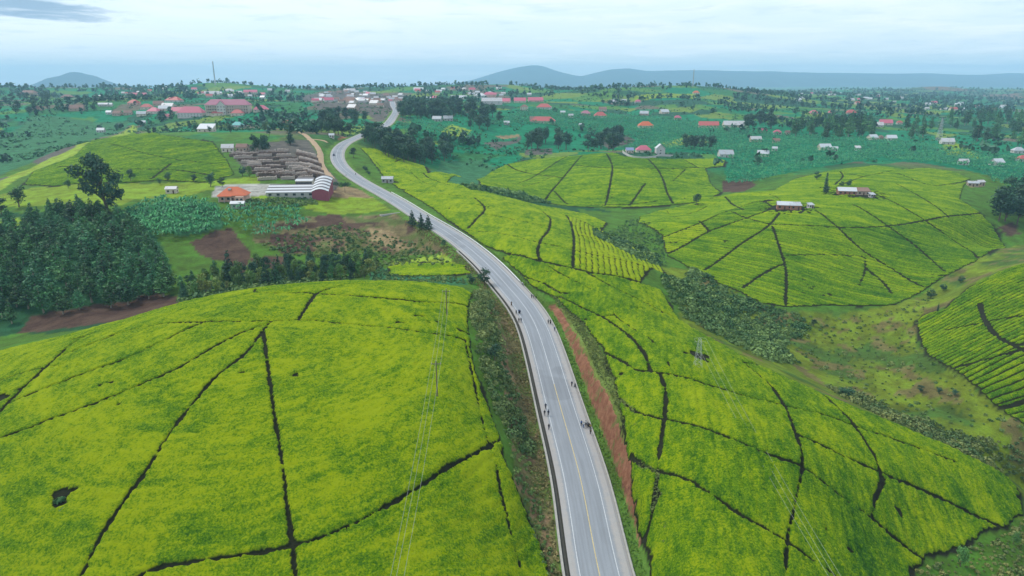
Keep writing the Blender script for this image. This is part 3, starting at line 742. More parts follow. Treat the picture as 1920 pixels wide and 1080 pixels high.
# ------------------------------------------------------------------ ground material and object
ca = GROUND_ME.color_attributes.new('cover', 'FLOAT_COLOR', 'POINT')
ca.data.foreach_set('color', np.concatenate([cover, np.ones((len(cover), 1))], 1).astype(np.float32).ravel())
g_mat, nt, bs = mat_nodes('ground_cover', 0.95, 0.1)
p = n_pos(nt)
at_ = nt.nodes.new('ShaderNodeAttribute'); at_.attribute_name = 'cover'
f1 = n_noise(nt, 0.11, 6, 0.68, p, 0.5); f2 = n_noise(nt, 0.9, 5, 0.75, p)
hs = nt.nodes.new('ShaderNodeHueSaturation'); nt.links.new(at_.outputs['Color'], hs.inputs['Color'])
nt.links.new(n_range(nt, f1, 0.25, 0.75, 0.485, 0.515), hs.inputs['Hue'])
nt.links.new(n_range(nt, f1, 0.28, 0.72, 0.62, 1.35), hs.inputs['Value'])
c2 = n_mix(nt, n_range(nt, f2, 0.3, 0.75, 0.0, 0.55), hs.outputs[0], n_mix(nt, 1.0, hs.outputs[0], (0.42, 0.48, 0.4), 'MULTIPLY'))
nt.links.new(c2, bs.inputs['Base Color'])
n_bump(nt, bs, n_noise(nt, 0.8, 8, 0.75, p), 0.8, 0.8)
ground = add_obj('ground', GROUND_ME, g_mat); ground['kind'] = 'structure'

# ------------------------------------------------------------------ road
def strip_mesh(name, offs, zo, i0, i1, mat, parent=None, every=1, dash=None, ups=None):
    """a profile (offsets to the right, heights) swept along the centre line"""
    ii = np.arange(i0, i1, every); k = len(offs)
    v = np.zeros((len(ii), k, 3))
    for j in range(k):
        v[:, j, 0] = RX[ii] + RN[ii, 0] * offs[j]; v[:, j, 1] = RY[ii] + RN[ii, 1] * offs[j]; v[:, j, 2] = RZ[ii] + zo[j]
    idx = np.arange(len(ii) * k).reshape(len(ii), k)
    f = np.stack([idx[:-1, :-1], idx[:-1, 1:], idx[1:, 1:], idx[1:, :-1]], -1)
    if dash is not None: f = f[dash(ii[:-1])]
    return add_obj(name, mesh_np(name, v.reshape(-1, 3), f.reshape(-1, 4), False), mat, parent)
asphalt, nt, bs = mat_nodes('asphalt', 0.8, 0.3)
p = n_pos(nt)
uvr = nt.nodes.new('ShaderNodeAttribute'); uvr.attribute_name = 'lane'
mid_r = n_noise(nt, 0.9, 4, 0.7, p)
rc_ = nt.nodes.new('ShaderNodeAttribute'); rc_.attribute_name = 'along'            # metres along, metres across
mp = nt.nodes.new('ShaderNodeMapping'); mp.inputs['Scale'].default_value = (0.05, 1.3, 1); nt.links.new(rc_.outputs['Vector'], mp.inputs['Vector'])
sp_ = nt.nodes.new('ShaderNodeSeparateXYZ'); nt.links.new(rc_.outputs['Vector'], sp_.inputs[0])
c = n_mix(nt, n_noise(nt, 0.22, 4, 0.7, p, 0.3), (0.205, 0.225, 0.25), (0.265, 0.285, 0.31))
c = n_mix(nt, n_range(nt, n_noise(nt, 1.0, 4, 0.6, mp.outputs[0]), 0.42, 0.62, 0, 0.55), c, (0.165, 0.18, 0.20))        # polish and oil drawn out along the lanes
wt = nmath(nt, 'ABSOLUTE', nmath(nt, 'SUBTRACT', nmath(nt, 'ABSOLUTE', nmath(nt, 'SUBTRACT', nmath(nt, 'ABSOLUTE', sp_.outputs[1], 0), 1.8), 0), 0.85), 0)
c = n_mix(nt, n_range(nt, wt, 0.0, 0.38, 0.35, 0.0), c, (0.17, 0.18, 0.195))                                           # wheel tracks
c = n_mix(nt, n_range(nt, n_noise(nt, 5.0, 4, 0.8, p), 0.35, 0.8, 0, 0.4), c, (0.17, 0.185, 0.205))
c = n_mix(nt, n_range(nt, n_noise(nt, 0.05, 2, 0.5, p), 0.60, 0.63, 0, 0.35), c, (0.13, 0.14, 0.155))                   # old patching
dust = n_mix(nt, n_noise(nt, 0.5, 4, 0.7, p), (0.31, 0.31, 0.31), (0.36, 0.31, 0.26))
c = n_mix(nt, n_range(nt, nmath(nt, 'ADD', uvr.outputs['Fac'], nmath(nt, 'MULTIPLY', nmath(nt, 'SUBTRACT', mid_r, 0.5), 0.9)), 0.45, 1.1, 0, 0.75), c, dust)   # dusty shoulders
nt.links.new(c, bs.inputs['Base Color'])
n_bump(nt, bs, n_noise(nt, 6.0, 3, 0.8, p), 0.25, 0.05)
paint_w = plain('road_paint_white', (0.50, 0.52, 0.54), 0.7, 0.65, 2.2)
paint_y = plain('road_paint_yellow', (0.52, 0.42, 0.20), 0.7, 0.6, 2.2)
concrete = plain('concrete', (0.34, 0.33, 0.30), 0.9, 0.4, 0.9)
drain_dark = plain('dark_drain_concrete', (0.06, 0.06, 0.05), 0.9, 0.4, 0.9)  # darker tone for the inside of the channel
dirt = plain('pale_dirt', (0.38, 0.27, 0.17), 0.95, 0.35, 0.25)
NR = len(RX)
offs = [-7.4, -5.45, -5.3, -4.4, -3.6, -1.8, 0, 1.8, 3.6, 4.6, 5.6, 5.8, 7.6]
zo = [-0.9, -0.75, -0.02, 0.0, 0.03, 0.06, 0.08, 0.06, 0.03, 0.0, -0.02, -0.12, -0.9]
road = strip_mesh('road', offs, zo, 0, NR, asphalt); road['kind'] = 'structure'
a_ = road.data.attributes.new('lane', 'FLOAT', 'POINT')
a_.data.foreach_set('value', np.tile(np.array([1, 1, 1, 1, 0.35, 0, .1, 0, 0.35, 1, 1, 1, 1], np.float32), NR))
a_ = road.data.attributes.new('along', 'FLOAT_VECTOR', 'POINT')
a_.data.foreach_set('vector', np.stack([np.repeat(RS, len(offs)), np.tile(np.array(offs), NR), np.zeros(NR * len(offs))], 1).astype(np.float32).ravel())
strip_mesh('edge_line', [-3.66, -3.5], [0.036, 0.040], 0, NR, paint_w, road)
strip_mesh('edge_line', [3.5, 3.66], [0.040, 0.036], 0, NR, paint_w, road)
strip_mesh('centre_line', [-0.09, 0.09], [0.083, 0.083], 0, 44, paint_y, road)
strip_mesh('centre_line', [-0.09, 0.09], [0.083, 0.083], 43, NR, paint_w, road)
i_d = 110
drain = strip_mesh('drain', [-5.5, -5.52, -6.25, -6.3, -6.3, -6.75, -6.78], [-0.06, -0.46, -0.46, -0.46, 0.02, 0.02, -0.7], 0, i_d, concrete, road)
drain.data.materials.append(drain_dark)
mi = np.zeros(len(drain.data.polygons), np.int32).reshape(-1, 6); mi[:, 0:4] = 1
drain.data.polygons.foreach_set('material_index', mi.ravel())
strip_mesh('verge_kerb', [6.15, 6.2, 6.55, 6.6], [-0.5, 0.02, 0.02, -0.6], 0, 95, concrete, road)

# the cut bank: raw red earth, runnelled by rain
ib = np.nonzero((RY > 113) & (RY < 236))[0]; s_b = np.arange(RS[ib[0]], RS[ib[-1]], 0.3); d_b = np.linspace(8.6, 11.8, 16)
bx, by, bnx, bny = [np.interp(s_b, RS, q) for q in (RX, RY, RN[:, 0], RN[:, 1])]
BX = bx[:, None] + bnx[:, None] * d_b; BY = by[:, None] + bny[:, None] * d_b
SS = np.broadcast_to(s_b[:, None], BX.shape); DD = np.broadcast_to(d_b, BX.shape)
endt = np.minimum(sstep(0, 14, SS - s_b[0]), sstep(0, 10, s_b[-1] - SS))
edge = sstep(8.7, 9.3, DD + .45 * fbm(SS / 2.2, DD * 0, 3, 401)) * (1 - sstep(10.6, 11.5, DD + .8 * fbm(SS / 3.0, DD * 0 + 7, 3, 402))) * endt
run = np.abs(fbm(SS / 1.1 + .25 * DD, DD / 4.0, 3, 403)) * .55 + .22 * fbm(SS / .5, DD / .7, 3, 404) + .35 * sstep(10.9, 10.3, DD) * sstep(8.6, 9.2, DD) * vnoise(SS / 5, DD / 3, 405)
BZ = ground_z(BX, BY) - 0.3 + edge * (0.42 + run * 0.55)
bi = np.arange(BX.size).reshape(BX.shape)
bank_m, nt, bs = mat_nodes('red_earth', 0.95, 0.05); p = n_pos(nt)
c = n_mix(nt, n_range(nt, n_noise(nt, 0.45, 5, 0.7, p), 0.3, 0.7), (0.16, 0.068, 0.040), (0.29, 0.145, 0.085))
c = n_mix(nt, n_range(nt, n_noise(nt, 2.2, 4, 0.75, p), 0.45, 0.75, 0, 0.7), c, (0.15, 0.06, 0.04))
c = n_mix(nt, n_range(nt, n_noise(nt, 0.28, 4, 0.7, p, 0.4), 0.54, 0.64, 0, 0.85), c, (0.11, 0.13, 0.04))       # tufts that have taken hold
nt.links.new(c, bs.inputs['Base Color']); n_bump(nt, bs, n_noise(nt, 3.0, 4, 0.75, p), 0.8, 0.25)
bank_o = add_obj('cut_bank', mesh_np('cut_bank', np.stack([BX, BY, BZ], -1).reshape(-1, 3), np.stack([bi[:-1, :-1], bi[:-1, 1:], bi[1:, 1:], bi[1:, :-1]], -1).reshape(-1, 4), True), bank_m); bank_o['kind'] = 'structure'

# the earth track that leaves the road by the yard
def ribbon(name, pts, width, mat, lift=0.06, step=2.0, kind='structure'):
    w = densify(cast(pts), step); t = np.gradient(w, axis=0); t /= np.linalg.norm(t, axis=1)[:, None] + 1e-9
    nn = np.stack([t[:, 1], -t[:, 0]], 1); ro = []
    for k_ in (-1, -0.33, 0.33, 1):
        e = w + nn * (width / 2 * k_ * (1 + 0.15 * vnoise(w[:, 0] / 5 + k_ * 9, w[:, 1] / 5, 7)))[:, None]
        ro.append(np.concatenate([e, (ground_z(e[:, 0], e[:, 1]) + lift - (0.25 if abs(k_) == 1 else 0))[:, None]], 1))
    v = np.stack(ro, 1); idx = np.arange(v.shape[0] * 4).reshape(-1, 4)
    f = np.stack([idx[:-1, :-1], idx[:-1, 1:], idx[1:, 1:], idx[1:, :-1]], -1).reshape(-1, 4)
    o = add_obj(name, mesh_np(name, v.reshape(-1, 3), f, True), mat)
    if kind: o['kind'] = kind
    return o
ribbon('earth_track', [(548,238),(560,247),(578,258),(590,270),(600,285),(601,300),(606,315),(622,335)], 5.0, dirt, 0.3)
ribbon('earth_track', [(575,262),(595,262),(615,268)], 4.0, dirt, 0.3)

# ------------------------------------------------------------------ plants
bark = plain('bark', (0.13, 0.10, 0.075), 0.95, 0.4, 2.0)
bark_pale = plain('pale_bark', (0.28, 0.25, 0.20), 0.9, 0.4, 2.0)
L_EUC = leaf_mat('eucalyptus_leaves', (0.010, 0.064, 0.027), (0.070, 0.210, 0.062), 0.5)
L_DARK = leaf_mat('dark_leaves', (0.010, 0.045, 0.028), (0.045, 0.120, 0.058), 0.35)
L_MID = leaf_mat('mid_leaves', (0.035, 0.105, 0.030), (0.125, 0.230, 0.050), 0.35)
L_OLIVE = leaf_mat('olive_leaves', (0.060, 0.110, 0.025), (0.190, 0.240, 0.055), 0.3)
L_BAN = leaf_mat('banana_leaves', (0.007, 0.115, 0.050), (0.080, 0.350, 0.110), 0.0)
L_SCRUB = leaf_mat('scrub_leaves', (0.022, 0.095, 0.030), (0.165, 0.270, 0.070), 0.0)
L_SCRUB2 = leaf_mat('mixed_scrub_leaves', (0.035, 0.105, 0.028), (0.220, 0.260, 0.075), 0.0)
L_GRASS = leaf_mat('grass_blades', (0.075, 0.190, 0.018), (0.200, 0.330, 0.035), 0.0)
L_DRY = leaf_mat('dry_grass', (0.10, 0.11, 0.03), (0.30, 0.24, 0.10), 0.0)
L_GARDEN = leaf_mat('garden_leaves', (0.010, 0.085, 0.040), (0.075, 0.220, 0.070), 0.0)
L_FAR = leaf_mat('far_leaves', (0.006, 0.045, 0.030), (0.050, 0.150, 0.070), 0.0)

def leaf_quads(r, centres, out_dir, size, jit=0.45):
    """one leaf clump per centre: a bent quad facing roughly outwards"""
    m = len(centres)
    nrm = out_dir + r.normal(0, 0.5, (m, 3)); nrm /= np.linalg.norm(nrm, axis=1)[:, None] + 1e-9
    t = np.cross(nrm, r.normal(0, 1, (m, 3))); t /= np.linalg.norm(t, axis=1)[:, None] + 1e-9
    b = np.cross(nrm, t)
    s = (size * (1 + jit * (r.random(m) * 2 - 1)))[:, None] if np.isscalar(size) else (size * (1 + jit * (r.random(m) * 2 - 1)))[:, None]
    ln = s * (0.8 + 0.5 * r.random(m))[:, None]
    v = np.stack([centres - t * s * .5 - b * ln * .15, centres - b * ln * .6 + nrm * s * .12, centres + t * s * .5 - b * ln * .1, centres + b * ln * .6 + nrm * s * .1], 1)
    return v                                                   # (m,4,3)
def leaf_mesh(name, v, shade):
    me = mesh_np(name, v.reshape(-1, 3), np.arange(len(v) * 4).reshape(-1, 4), False)
    a = me.attributes.new('leaf', 'FLOAT', 'FACE'); a.data.foreach_set('value', np.clip(shade, 0, 1).astype(np.float32))
    return me
def crown_cloud(r, lobes, n, size):
    """lobes: (x,y,z,rx,ry,rz). leaves gather towards the skin of each lobe"""
    lob = np.array(lobes, float); vol = lob[:, 3] * lob[:, 4] * lob[:, 5]; pk = r.choice(len(lob), n, p=(vol ** .75) / (vol ** .75).sum())
    d = r.normal(0, 1, (n, 3)); d /= np.linalg.norm(d, axis=1)[:, None]
    rad = r.random(n) ** 0.28
    L = lob[pk]
    nz = 1 + 0.22 * np.sin(d[:, 0] * 5 + pk) * np.cos(d[:, 1] * 4 + d[:, 2] * 6)
    c = L[:, :3] + d * L[:, 3:] * (rad * nz)[:, None]
    lobe_tone = r.random(len(lob)) * 0.5
    shade = 0.15 + lobe_tone[pk] + 0.35 * r.random(n)
    return leaf_quads(r, c, d * 1.1, size), shade
def make_tree(name, seed, H, kind, lmat, bmat=bark):
    """prototype tree at the origin: an Empty with trunk and crown"""
    r = np.random.default_rng(seed); root = empty(name, (0, 0, 0))
    lean = r.normal(0, 0.02, 2) * H
    lob = []
    if kind == 'euc':          # narrow plantation tree: stacked uneven tufts
        k0 = 0.24; nl = 9; wmax = 0.20 * H
        for i in range(nl):
            t = i / (nl - 1); z = H * (k0 + (0.97 - k0) * t); w = wmax * (0.45 + 0.75 * math.sin(math.pi * min(1, (t * 0.80 + 0.20)) ** 0.9)) * (1 - 0.35 * t)
            a = r.random() * 6.28; o = w * 0.45 * r.random()
            lob.append((lean[0] * t + o * math.cos(a), lean[1] * t + o * math.sin(a), z, w * (.7 + .4 * r.random()), w * (.7 + .4 * r.random()), H * 0.075 * (0.8 + .5 * r.random())))
        n, s = 620, H * 0.048
    elif kind == 'cone':
        nl = 10
        for i in range(nl):
            t = i / (nl - 1); w = H * 0.22 * (1.05 - t) + 0.25
            lob.append((0.15 * w * r.normal(), 0.15 * w * r.normal(), H * (0.14 + 0.82 * t), w, w, H * 0.07))
        n, s = 620, H * 0.05
    elif kind == 'spire':
        nl = 9
        for i in range(nl):
            t = i / (nl - 1); w = H * 0.10 * (0.75 + 0.6 * math.sin(math.pi * min(t + .12, 1))) * (1.1 - .55 * t)
            lob.append((0.1 * w * r.normal(), 0.1 * w * r.normal(), H * (0.06 + 0.88 * t), w, w, H * 0.08))
        n, s = 560, H * 0.04
    elif kind == 'umbrella':
        for i in range(9):
            a = i * 0.7 + r.random(); o = H * 0.42 * math.sqrt(r.random())
            lob.append((o * math.cos(a), o * math.sin(a), H * (0.72 + 0.12 * r.random()), H * .28, H * .28, H * .20))
        n, s = 620, H * 0.055
    else:                      # 'round' and 'tall'
        low, wf = (0.30, 0.33) if kind == 'round' else (0.26, 0.24)
        for i in range(11):
            t = r.random(); a = r.random() * 6.28; z = H * (low + (0.90 - low) * t)
            w = H * wf * math.sin(math.pi * (0.18 + 0.70 * t)); o = w * 0.72 * math.sqrt(r.random())
            q = H * (0.12 + 0.07 * r.random())
            lob.append((lean[0] * t + o * math.cos(a), lean[1] * t + o * math.sin(a), z, q * 1.05, q * 1.05, q * 0.85))
        n, s = 700, H * 0.05
    v, sh = crown_cloud(r, lob, n, s)
    add_obj('crown', leaf_mesh('crown', v, sh), lmat, root)
    mb = MB(); tr = H * 0.018 + 0.05
    top = H * (0.9 if kind in ('euc', 'cone', 'spire') else 0.62)
    mb.tube([(0, 0, -0.5), (0, 0, 0.2), (lean[0] * .4, lean[1] * .4, top * 0.5), (lean[0] * .8, lean[1] * .8, top)], [tr * 1.35, tr, tr * 0.7, tr * 0.18], 6)
    for i in range(5):
        L = lob[r.integers(len(lob))]; z0 = min(top * .9, L[2] * 0.72); f = z0 / top
        mb.tube([(lean[0] * .8 * f, lean[1] * .8 * f, z0), (L[0] * .6, L[1] * .6, (z0 + L[2]) / 2), (L[0], L[1], L[2])], [tr * .4, tr * .28, tr * .1], 5)
    mb.build('trunk', bmat, root, True)
    return root

PROTO = {}
for kind, cnt, H, lm, bm in (('euc', 5, 10.0, L_EUC, bark_pale), ('round', 4, 8.0, L_DARK, bark), ('tall', 5, 18.0, L_DARK, bark), ('cone', 2, 9.0, L_DARK, bark), ('spire', 2, 14.0, L_DARK, bark), ('umbrella', 2, 6.0, L_DARK, bark), ('green', 4, 9.0, L_MID, bark), ('olive', 2, 7.0, L_OLIVE, bark)):
    PROTO[kind] = [[make_tree('tree', 100 * i + len(kind) * 7 + ord(kind[0]), H, {'green': 'tall', 'olive': 'round'}.get(kind, kind), lm, bm), H, False] for i in range(cnt)]
NAMES = {'euc': 'eucalyptus_tree', 'round': 'broadleaf_tree', 'tall': 'forest_tree', 'cone': 'conical_tree', 'spire': 'cypress_tree', 'umbrella': 'spreading_tree', 'green': 'young_tree', 'olive': 'olive_green_tree'}
tr_rng = np.random.default_rng(21)
def plant(kind, x, y, H, label, group=None, wide=1.0):
    p = PROTO[kind][tr_rng.integers(len(PROTO[kind]))]
    if not p[2]: root = p[0]; p[2] = True
    else: root = copy_tree(p[0])
    root.name = NAMES[kind]
    s = H / p[1]; z = float(ground_z(np.array([x]), np.array([y]))[0])
    root.location = (x, y, z); root.rotation_euler = (0, 0, tr_rng.random() * 6.28); root.scale = (s * wide, s * wide, s)
    tag(root, label, 'tree', group)
    if 'group' in root and not group: del root['group']
    return root
def scatter(poly, spacing, seed, limit=9999, world=False):
    """evenly random points inside a polygon of sight lines, none nearer than the spacing"""
    w = poly if world else cast(poly); w = np.asarray(w)[:, :2]; r = np.random.default_rng(seed)
    x0, y0 = w.min(0); x1, y1 = w.max(0)
    g = {}; out = []
    N = int((x1 - x0) * (y1 - y0) / spacing ** 2 * 3.0) + 20
    P = np.stack([x0 + (x1 - x0) * r.random(N), y0 + (y1 - y0) * r.random(N)], 1)
    P = P[inside(P[:, 0], P[:, 1], w)]
    for p_ in P:
        k = (int(p_[0] // spacing), int(p_[1] // spacing)); ok = True
        for i in (-1, 0, 1):
            for j in (-1, 0, 1):
                q = g.get((k[0] + i, k[1] + j))
                if q is not None and (q[0] - p_[0]) ** 2 + (q[1] - p_[1]) ** 2 < spacing ** 2 * 0.72: ok = False
        if ok: g[k] = p_; out.append(p_)
        if len(out) >= limit: break
    return np.array(out).reshape(-1, 2)
def grove(kind, poly, spacing, h0, h1, label, group, seed, limit=999, wide=1.0):
    for x, y in scatter(poly, spacing, seed, limit):
        kk = kind if isinstance(kind, str) else kind[tr_rng.integers(len(kind))]
        plant(kk, x, y, h0 + (h1 - h0) * tr_rng.random(), label, group, wide * (0.85 + 0.3 * tr_rng.random()))

grove('euc', [(-70,470),(0,438),(60,415),(110,402),(195,402),(250,425),(295,470),(312,520),(318,556),(240,572),(150,586),(60,600),(0,612),(-70,610)], 6.6, 7.0, 12.5,
      'slim dark green eucalyptus in the dense plantation behind the big tea hill', 'plantation eucalyptus trees', 1, 300, 1.5)
grove(('green', 'euc', 'green', 'round', 'olive', 'cone'), [(325,566),(345,535),(400,518),(480,507),(560,500),(640,492),(700,492),(712,508),(680,524),(560,531),(430,546),(340,568)], 4.6, 4.0, 9.5,
      'young tree in the mixed thicket along the back of the big tea hill', 'mixed thicket trees', 2, 90)
for u, v, h in ((432,530,14),(518,535,11),(538,508,10),(588,520,9),(610,512,9),(662,520,8)):
    c = cast([(u, v)])[0]; plant('cone' if h > 9 else 'tall', c[0], c[1], h, 'taller dark tree standing out of the mixed thicket behind the big tea hill', 'tall thicket trees')
# the lone giant by the meadow
c = cast([(196,398)])[0]
r_ = np.random.default_rng(5); giant = empty('giant_tree', c); lob = []
for (lx, lz, q) in ((-9,24,4.6),(-5,29,4.4),(0,27,5.0),(5,25,4.8),(-7,19,4.6),(-1,21,5.2),(6,19,4.6),(9,15,4.2),(-3,14,4.2),(3,13,4.4),(8,10,3.6),(-8,15,3.4),(2,8,3.2),(6,6,3.0),(11,12,3.0),(-1,31,3.2)):
    lob.append((lx + r_.normal(0, .6), r_.normal(0, 3.4), lz, q, q, q * 0.85))
v_, sh_ = crown_cloud(r_, lob, 3600, 1.0)
add_obj('crown', leaf_mesh('crown', v_, sh_), L_DARK, giant)
mb = MB(); mb.tube([(2, 0, -1), (2, 0, 1), (1, 0, 8), (-1, 0, 16), (-1, 0, 26)], [1.1, .85, .7, .5, .15], 8)
for L in lob[:12]: mb.tube([(0.5, 0, max(4, L[2] * .5)), (L[0] * .5, L[1] * .5, L[2] * .8), L[:3]], [.4, .25, .08], 5)
mb.build('trunk', bark, giant, True)
tag(giant, 'giant dark tree with a ragged crown towering over the plantation edge', 'tree')

SINGLE = [  # kind, base u, v, height, label, group
 ('cone',773,423,8.6,'conical dark tree on the road bank, one of a row of three','three trees on the road bank'),('cone',790,430,8.6,'conical dark tree on the road bank, one of a row of three','three trees on the road bank'),('cone',803,431,8.2,'conical dark tree on the road bank, one of a row of three','three trees on the road bank'),
 ('round',833,464,3.6,'small dark shrub tree at the lip of the road embankment',None),('round',909,535,7.0,'round dark tree leaning over the road edge beside the scrub strip',None),('round',886,532,4.4,'small dark tree standing just behind the roadside tree',None),
 ('round',927,676,4.6,'dark flat topped tree in the roadside scrub strip',None),
 ('umbrella',647,361,7.0,'small spreading tree with a flat crown on the bare forecourt by the road',None),('umbrella',630,357,5.6,'thin greyish tree beside the flat crowned tree on the forecourt',None),
 ('round',663,296,8.5,'round tree standing alone in the grass by the road bend',None),('round',686,322,5.5,'dark bush tree beside the road below the bend',None),('round',692,328,4.0,'small bush tree below the road bend bush',None),
 ('round',1306,386,9.5,'round dark tree alone on the edge of the tea hill',None),('spire',1547,362,15.5,'tall narrow cypress on the crest of the farmhouse hill',None),('round',1531,338,8.0,'round dark tree behind the narrow cypress',None),('round',1550,364,5.0,'small round tree at the foot of the narrow cypress',None),('round',1590,350,6.5,'dark round tree behind the zinc roofed farmhouse',None),('round',1578,350,4.5,'low bushy tree behind the zinc roofed farmhouse',None),
 ('round',36,388,13.0,'broad dark tree on the open meadow by the plantation',None),('round',3,402,11.0,'dark tree at the meadow edge beside the plantation',None),
 ('round',128,353,6.0,'dark hedgerow tree between the meadow and the ridge tea','hedgerow trees'),('round',155,352,6.5,'dark hedgerow tree between the meadow and the ridge tea','hedgerow trees'),('round',316,340,6.5,'dark hedgerow tree between the meadow and the ridge tea','hedgerow trees'),('round',364,342,6.0,'dark hedgerow tree between the meadow and the ridge tea','hedgerow trees'),('round',246,341,8.5,'dark hedgerow tree between the meadow and the ridge tea','hedgerow trees'),('round',300,345,4.0,'dark hedgerow tree between the meadow and the ridge tea','hedgerow trees'),
 ('round',395,350,9.5,'dark round tree on the lawn behind the orange roofed house','lawn trees'),('round',417,350,6.5,'dark round tree on the lawn behind the orange roofed house','lawn trees'),('round',455,330,8.0,'dark round tree on the lawn behind the orange roofed house','lawn trees'),('green',468,332,8.5,'dark round tree on the lawn behind the orange roofed house','lawn trees'),
 ('tall',477,287,16.0,'tall dark tree at the top of the firewood yard','yard trees'),('tall',500,286,15.5,'tall dark tree at the top of the firewood yard','yard trees'),('tall',484,286,13.0,'tall dark tree at the top of the firewood yard','yard trees'),('cone',545,272,15.0,'tall dark tree at the top of the firewood yard','yard trees'),('cone',493,283,14.0,'tall dark tree at the top of the firewood yard','yard trees'),
 ('spire',1758,583,4.0,'small dark bush tree at the foot of the row planted knoll',None),('round',1745,560,5.5,'dark bush at the valley edge between the two tea hills','valley bushes'),('round',1768,545,4.5,'dark bush at the valley edge between the two tea hills','valley bushes'),('round',1800,530,4.0,'dark bush at the valley edge between the two tea hills','valley bushes'),
 ('round',1590,748,4.2,'dark round bush on the ridge edge above the grassy valley','ridge edge bushes'),('round',1578,742,3.2,'dark round bush on the ridge edge above the grassy valley','ridge edge bushes'),('round',1525,612,3.4,'dark bush alone in the wet valley grass','valley grass bushes'),('round',1725,735,2.8,'dark bush alone in the wet valley grass','valley grass bushes'),('round',1790,742,2.6,'dark bush alone in the wet valley grass','valley grass bushes'),('round',1760,738,2.4,'dark bush alone in the wet valley grass','valley grass bushes'),
 ('green',1800,1062,5.0,'leafy green bush below the lowest corner of the slope tea',None),('green',1900,1020,3.6,'smaller leafy bush near the lowest corner of the slope tea',None),
]
for kd, u, v, h, lab, grp in SINGLE:
    c = cast([(u, v)])[0]; plant(kd, c[0], c[1], h, lab, grp, 1.5 if kd == 'round' and h < 6 else 1.25 if kd in ('cone', 'round') else 1.0)
GROVES = [
 ('tall',[(590,245),(610,225),(650,215),(690,225),(668,252),(640,262),(600,258)],8.5,13,21,'dark forest tree in the grove inside the road bend','grove inside the road bend',30),
 ('tall',[(672,263),(715,258),(770,275),(848,289),(845,299),(800,307),(760,308),(722,295),(690,280)],6.8,12,21,'dark forest tree in the long grove running down beside the road bend','long grove beside the road bend',80),
 ('tall',[(745,222),(760,206),(860,198),(905,206),(900,216),(830,224)],15,15,22,'dark forest tree in the wood beyond the road into town','wood beside the town road',60),
 ('tall',[(880,245),(895,215),(925,205),(940,225),(925,248)],13,14,24,'tall dark tree in the clump below the white villas','clump below the white villas',14),
 ('tall',[(985,286),(1000,262),(1050,262),(1068,284)],10,16,26,'dark tree in the first clump behind the homestead hill','first clump behind the homestead hill',16),
 ('tall',[(1095,286),(1110,262),(1165,260),(1185,284)],11,14,24,'dark tree in the second clump behind the homestead hill','second clump behind the homestead hill',16),
 ('tall',[(1270,282),(1290,272),(1335,272),(1345,284)],10,9,20,'dark tree in the row behind the walled homestead','row behind the walled homestead',12),
 ('tall',[(1395,244),(1405,225),(1445,225),(1458,243)],13,15,24,'dark tree in the clump beside the long white roofs','clump beside the long white roofs',14),
 ('euc',[(1480,262),(1495,240),(1560,232),(1635,240),(1635,262),(1560,264)],13,18,26,'dark tree in the rounded plantation beyond the banana slope','rounded plantation beyond the banana slope',42),
 ('euc',[(1690,262),(1700,235),(1780,225),(1850,212),(1980,220),(1980,290),(1900,275),(1850,268),(1780,262)],15,16,27,'dark tree in the wide wood around the pylon','wide wood around the pylon',74),  # plain dark forest trees, filed under the eucalyptus kind and name
 ('tall',[(1858,418),(1870,380),(1900,365),(1990,370),(1990,440),(1905,425)],7,17,27,'tall dark tree in the grove at the end of the farmhouse hill','grove at the end of the farmhouse hill',18),
 (('round','green','tall'),[(262,258),(330,250),(420,262),(480,258),(480,240),(400,228),(270,236)],15,6,11,'garden tree below the school buildings','garden trees below the school',18),
 (('round','tall','green'),[(485,262),(560,262),(592,236),(560,222),(500,230)],24,7,13,'scattered tree between the school garden and the road bend grove','scattered trees by the earth track',11),
 (('tall','round'),[(-40,230),(0,190),(90,180),(100,215),(60,228)],20,10,20,'dark tree on the slope under the big brown house','trees under the big brown house',34),
]
for kd, poly, sp, h0, h1, lab, grp, lim in GROVES:
    grove(kd, poly, sp, h0, h1, lab, grp, len(grp) * 3 + lim, lim, 1.2)
for kind in PROTO:                                             # prototypes nobody used
    for p in PROTO[kind]:
        if not p[2]:
            for ch in list(p[0].children): bpy.data.objects.remove(ch)
            bpy.data.objects.remove(p[0])

# ---- masses that nobody could count
def stuff(name, v, shade, mat, label, cat):
    o = add_obj(name, leaf_mesh(name, v, shade), mat)
    return tag(o, label, cat, kind='stuff')
def bush_cloud(P, r0, r1, n, size, seed, hz=0.8):
    r = np.random.default_rng(seed); m = len(P)
    z = ground_z(P[:, 0], P[:, 1])
    clump = fbm(P[:, 0] / 7.0, P[:, 1] / 7.0, 2, seed + 300)
    R = (r0 + (r1 - r0) * r.random(m) ** 1.6) * (1 + 0.7 * clump)
    d = r.normal(0, 1, (m, n, 3)); d /= np.linalg.norm(d, axis=2)[..., None]; d[..., 2] = np.abs(d[..., 2]) * 1.1 - 0.15
    rad = r.random((m, n, 1)) ** 0.3
    c = np.stack([P[:, 0], P[:, 1], z], 1)[:, None] + d * rad * (R[:, None] * np.array([1, 1, hz]))[:, None, :]
    c = c + np.array([0, 0, 0.15])
    tone = np.repeat(np.clip(r.random(m) ** 1.5 * 0.75 + 0.4 * fbm(P[:, 0] / 11.0, P[:, 1] / 11.0, 2, seed + 400), 0, 1), n) + 0.3 * r.random(m * n)
    return leaf_quads(r, c.reshape(-1, 3), d.reshape(-1, 3), np.repeat(size * R / r1 + size * .4, n)), tone
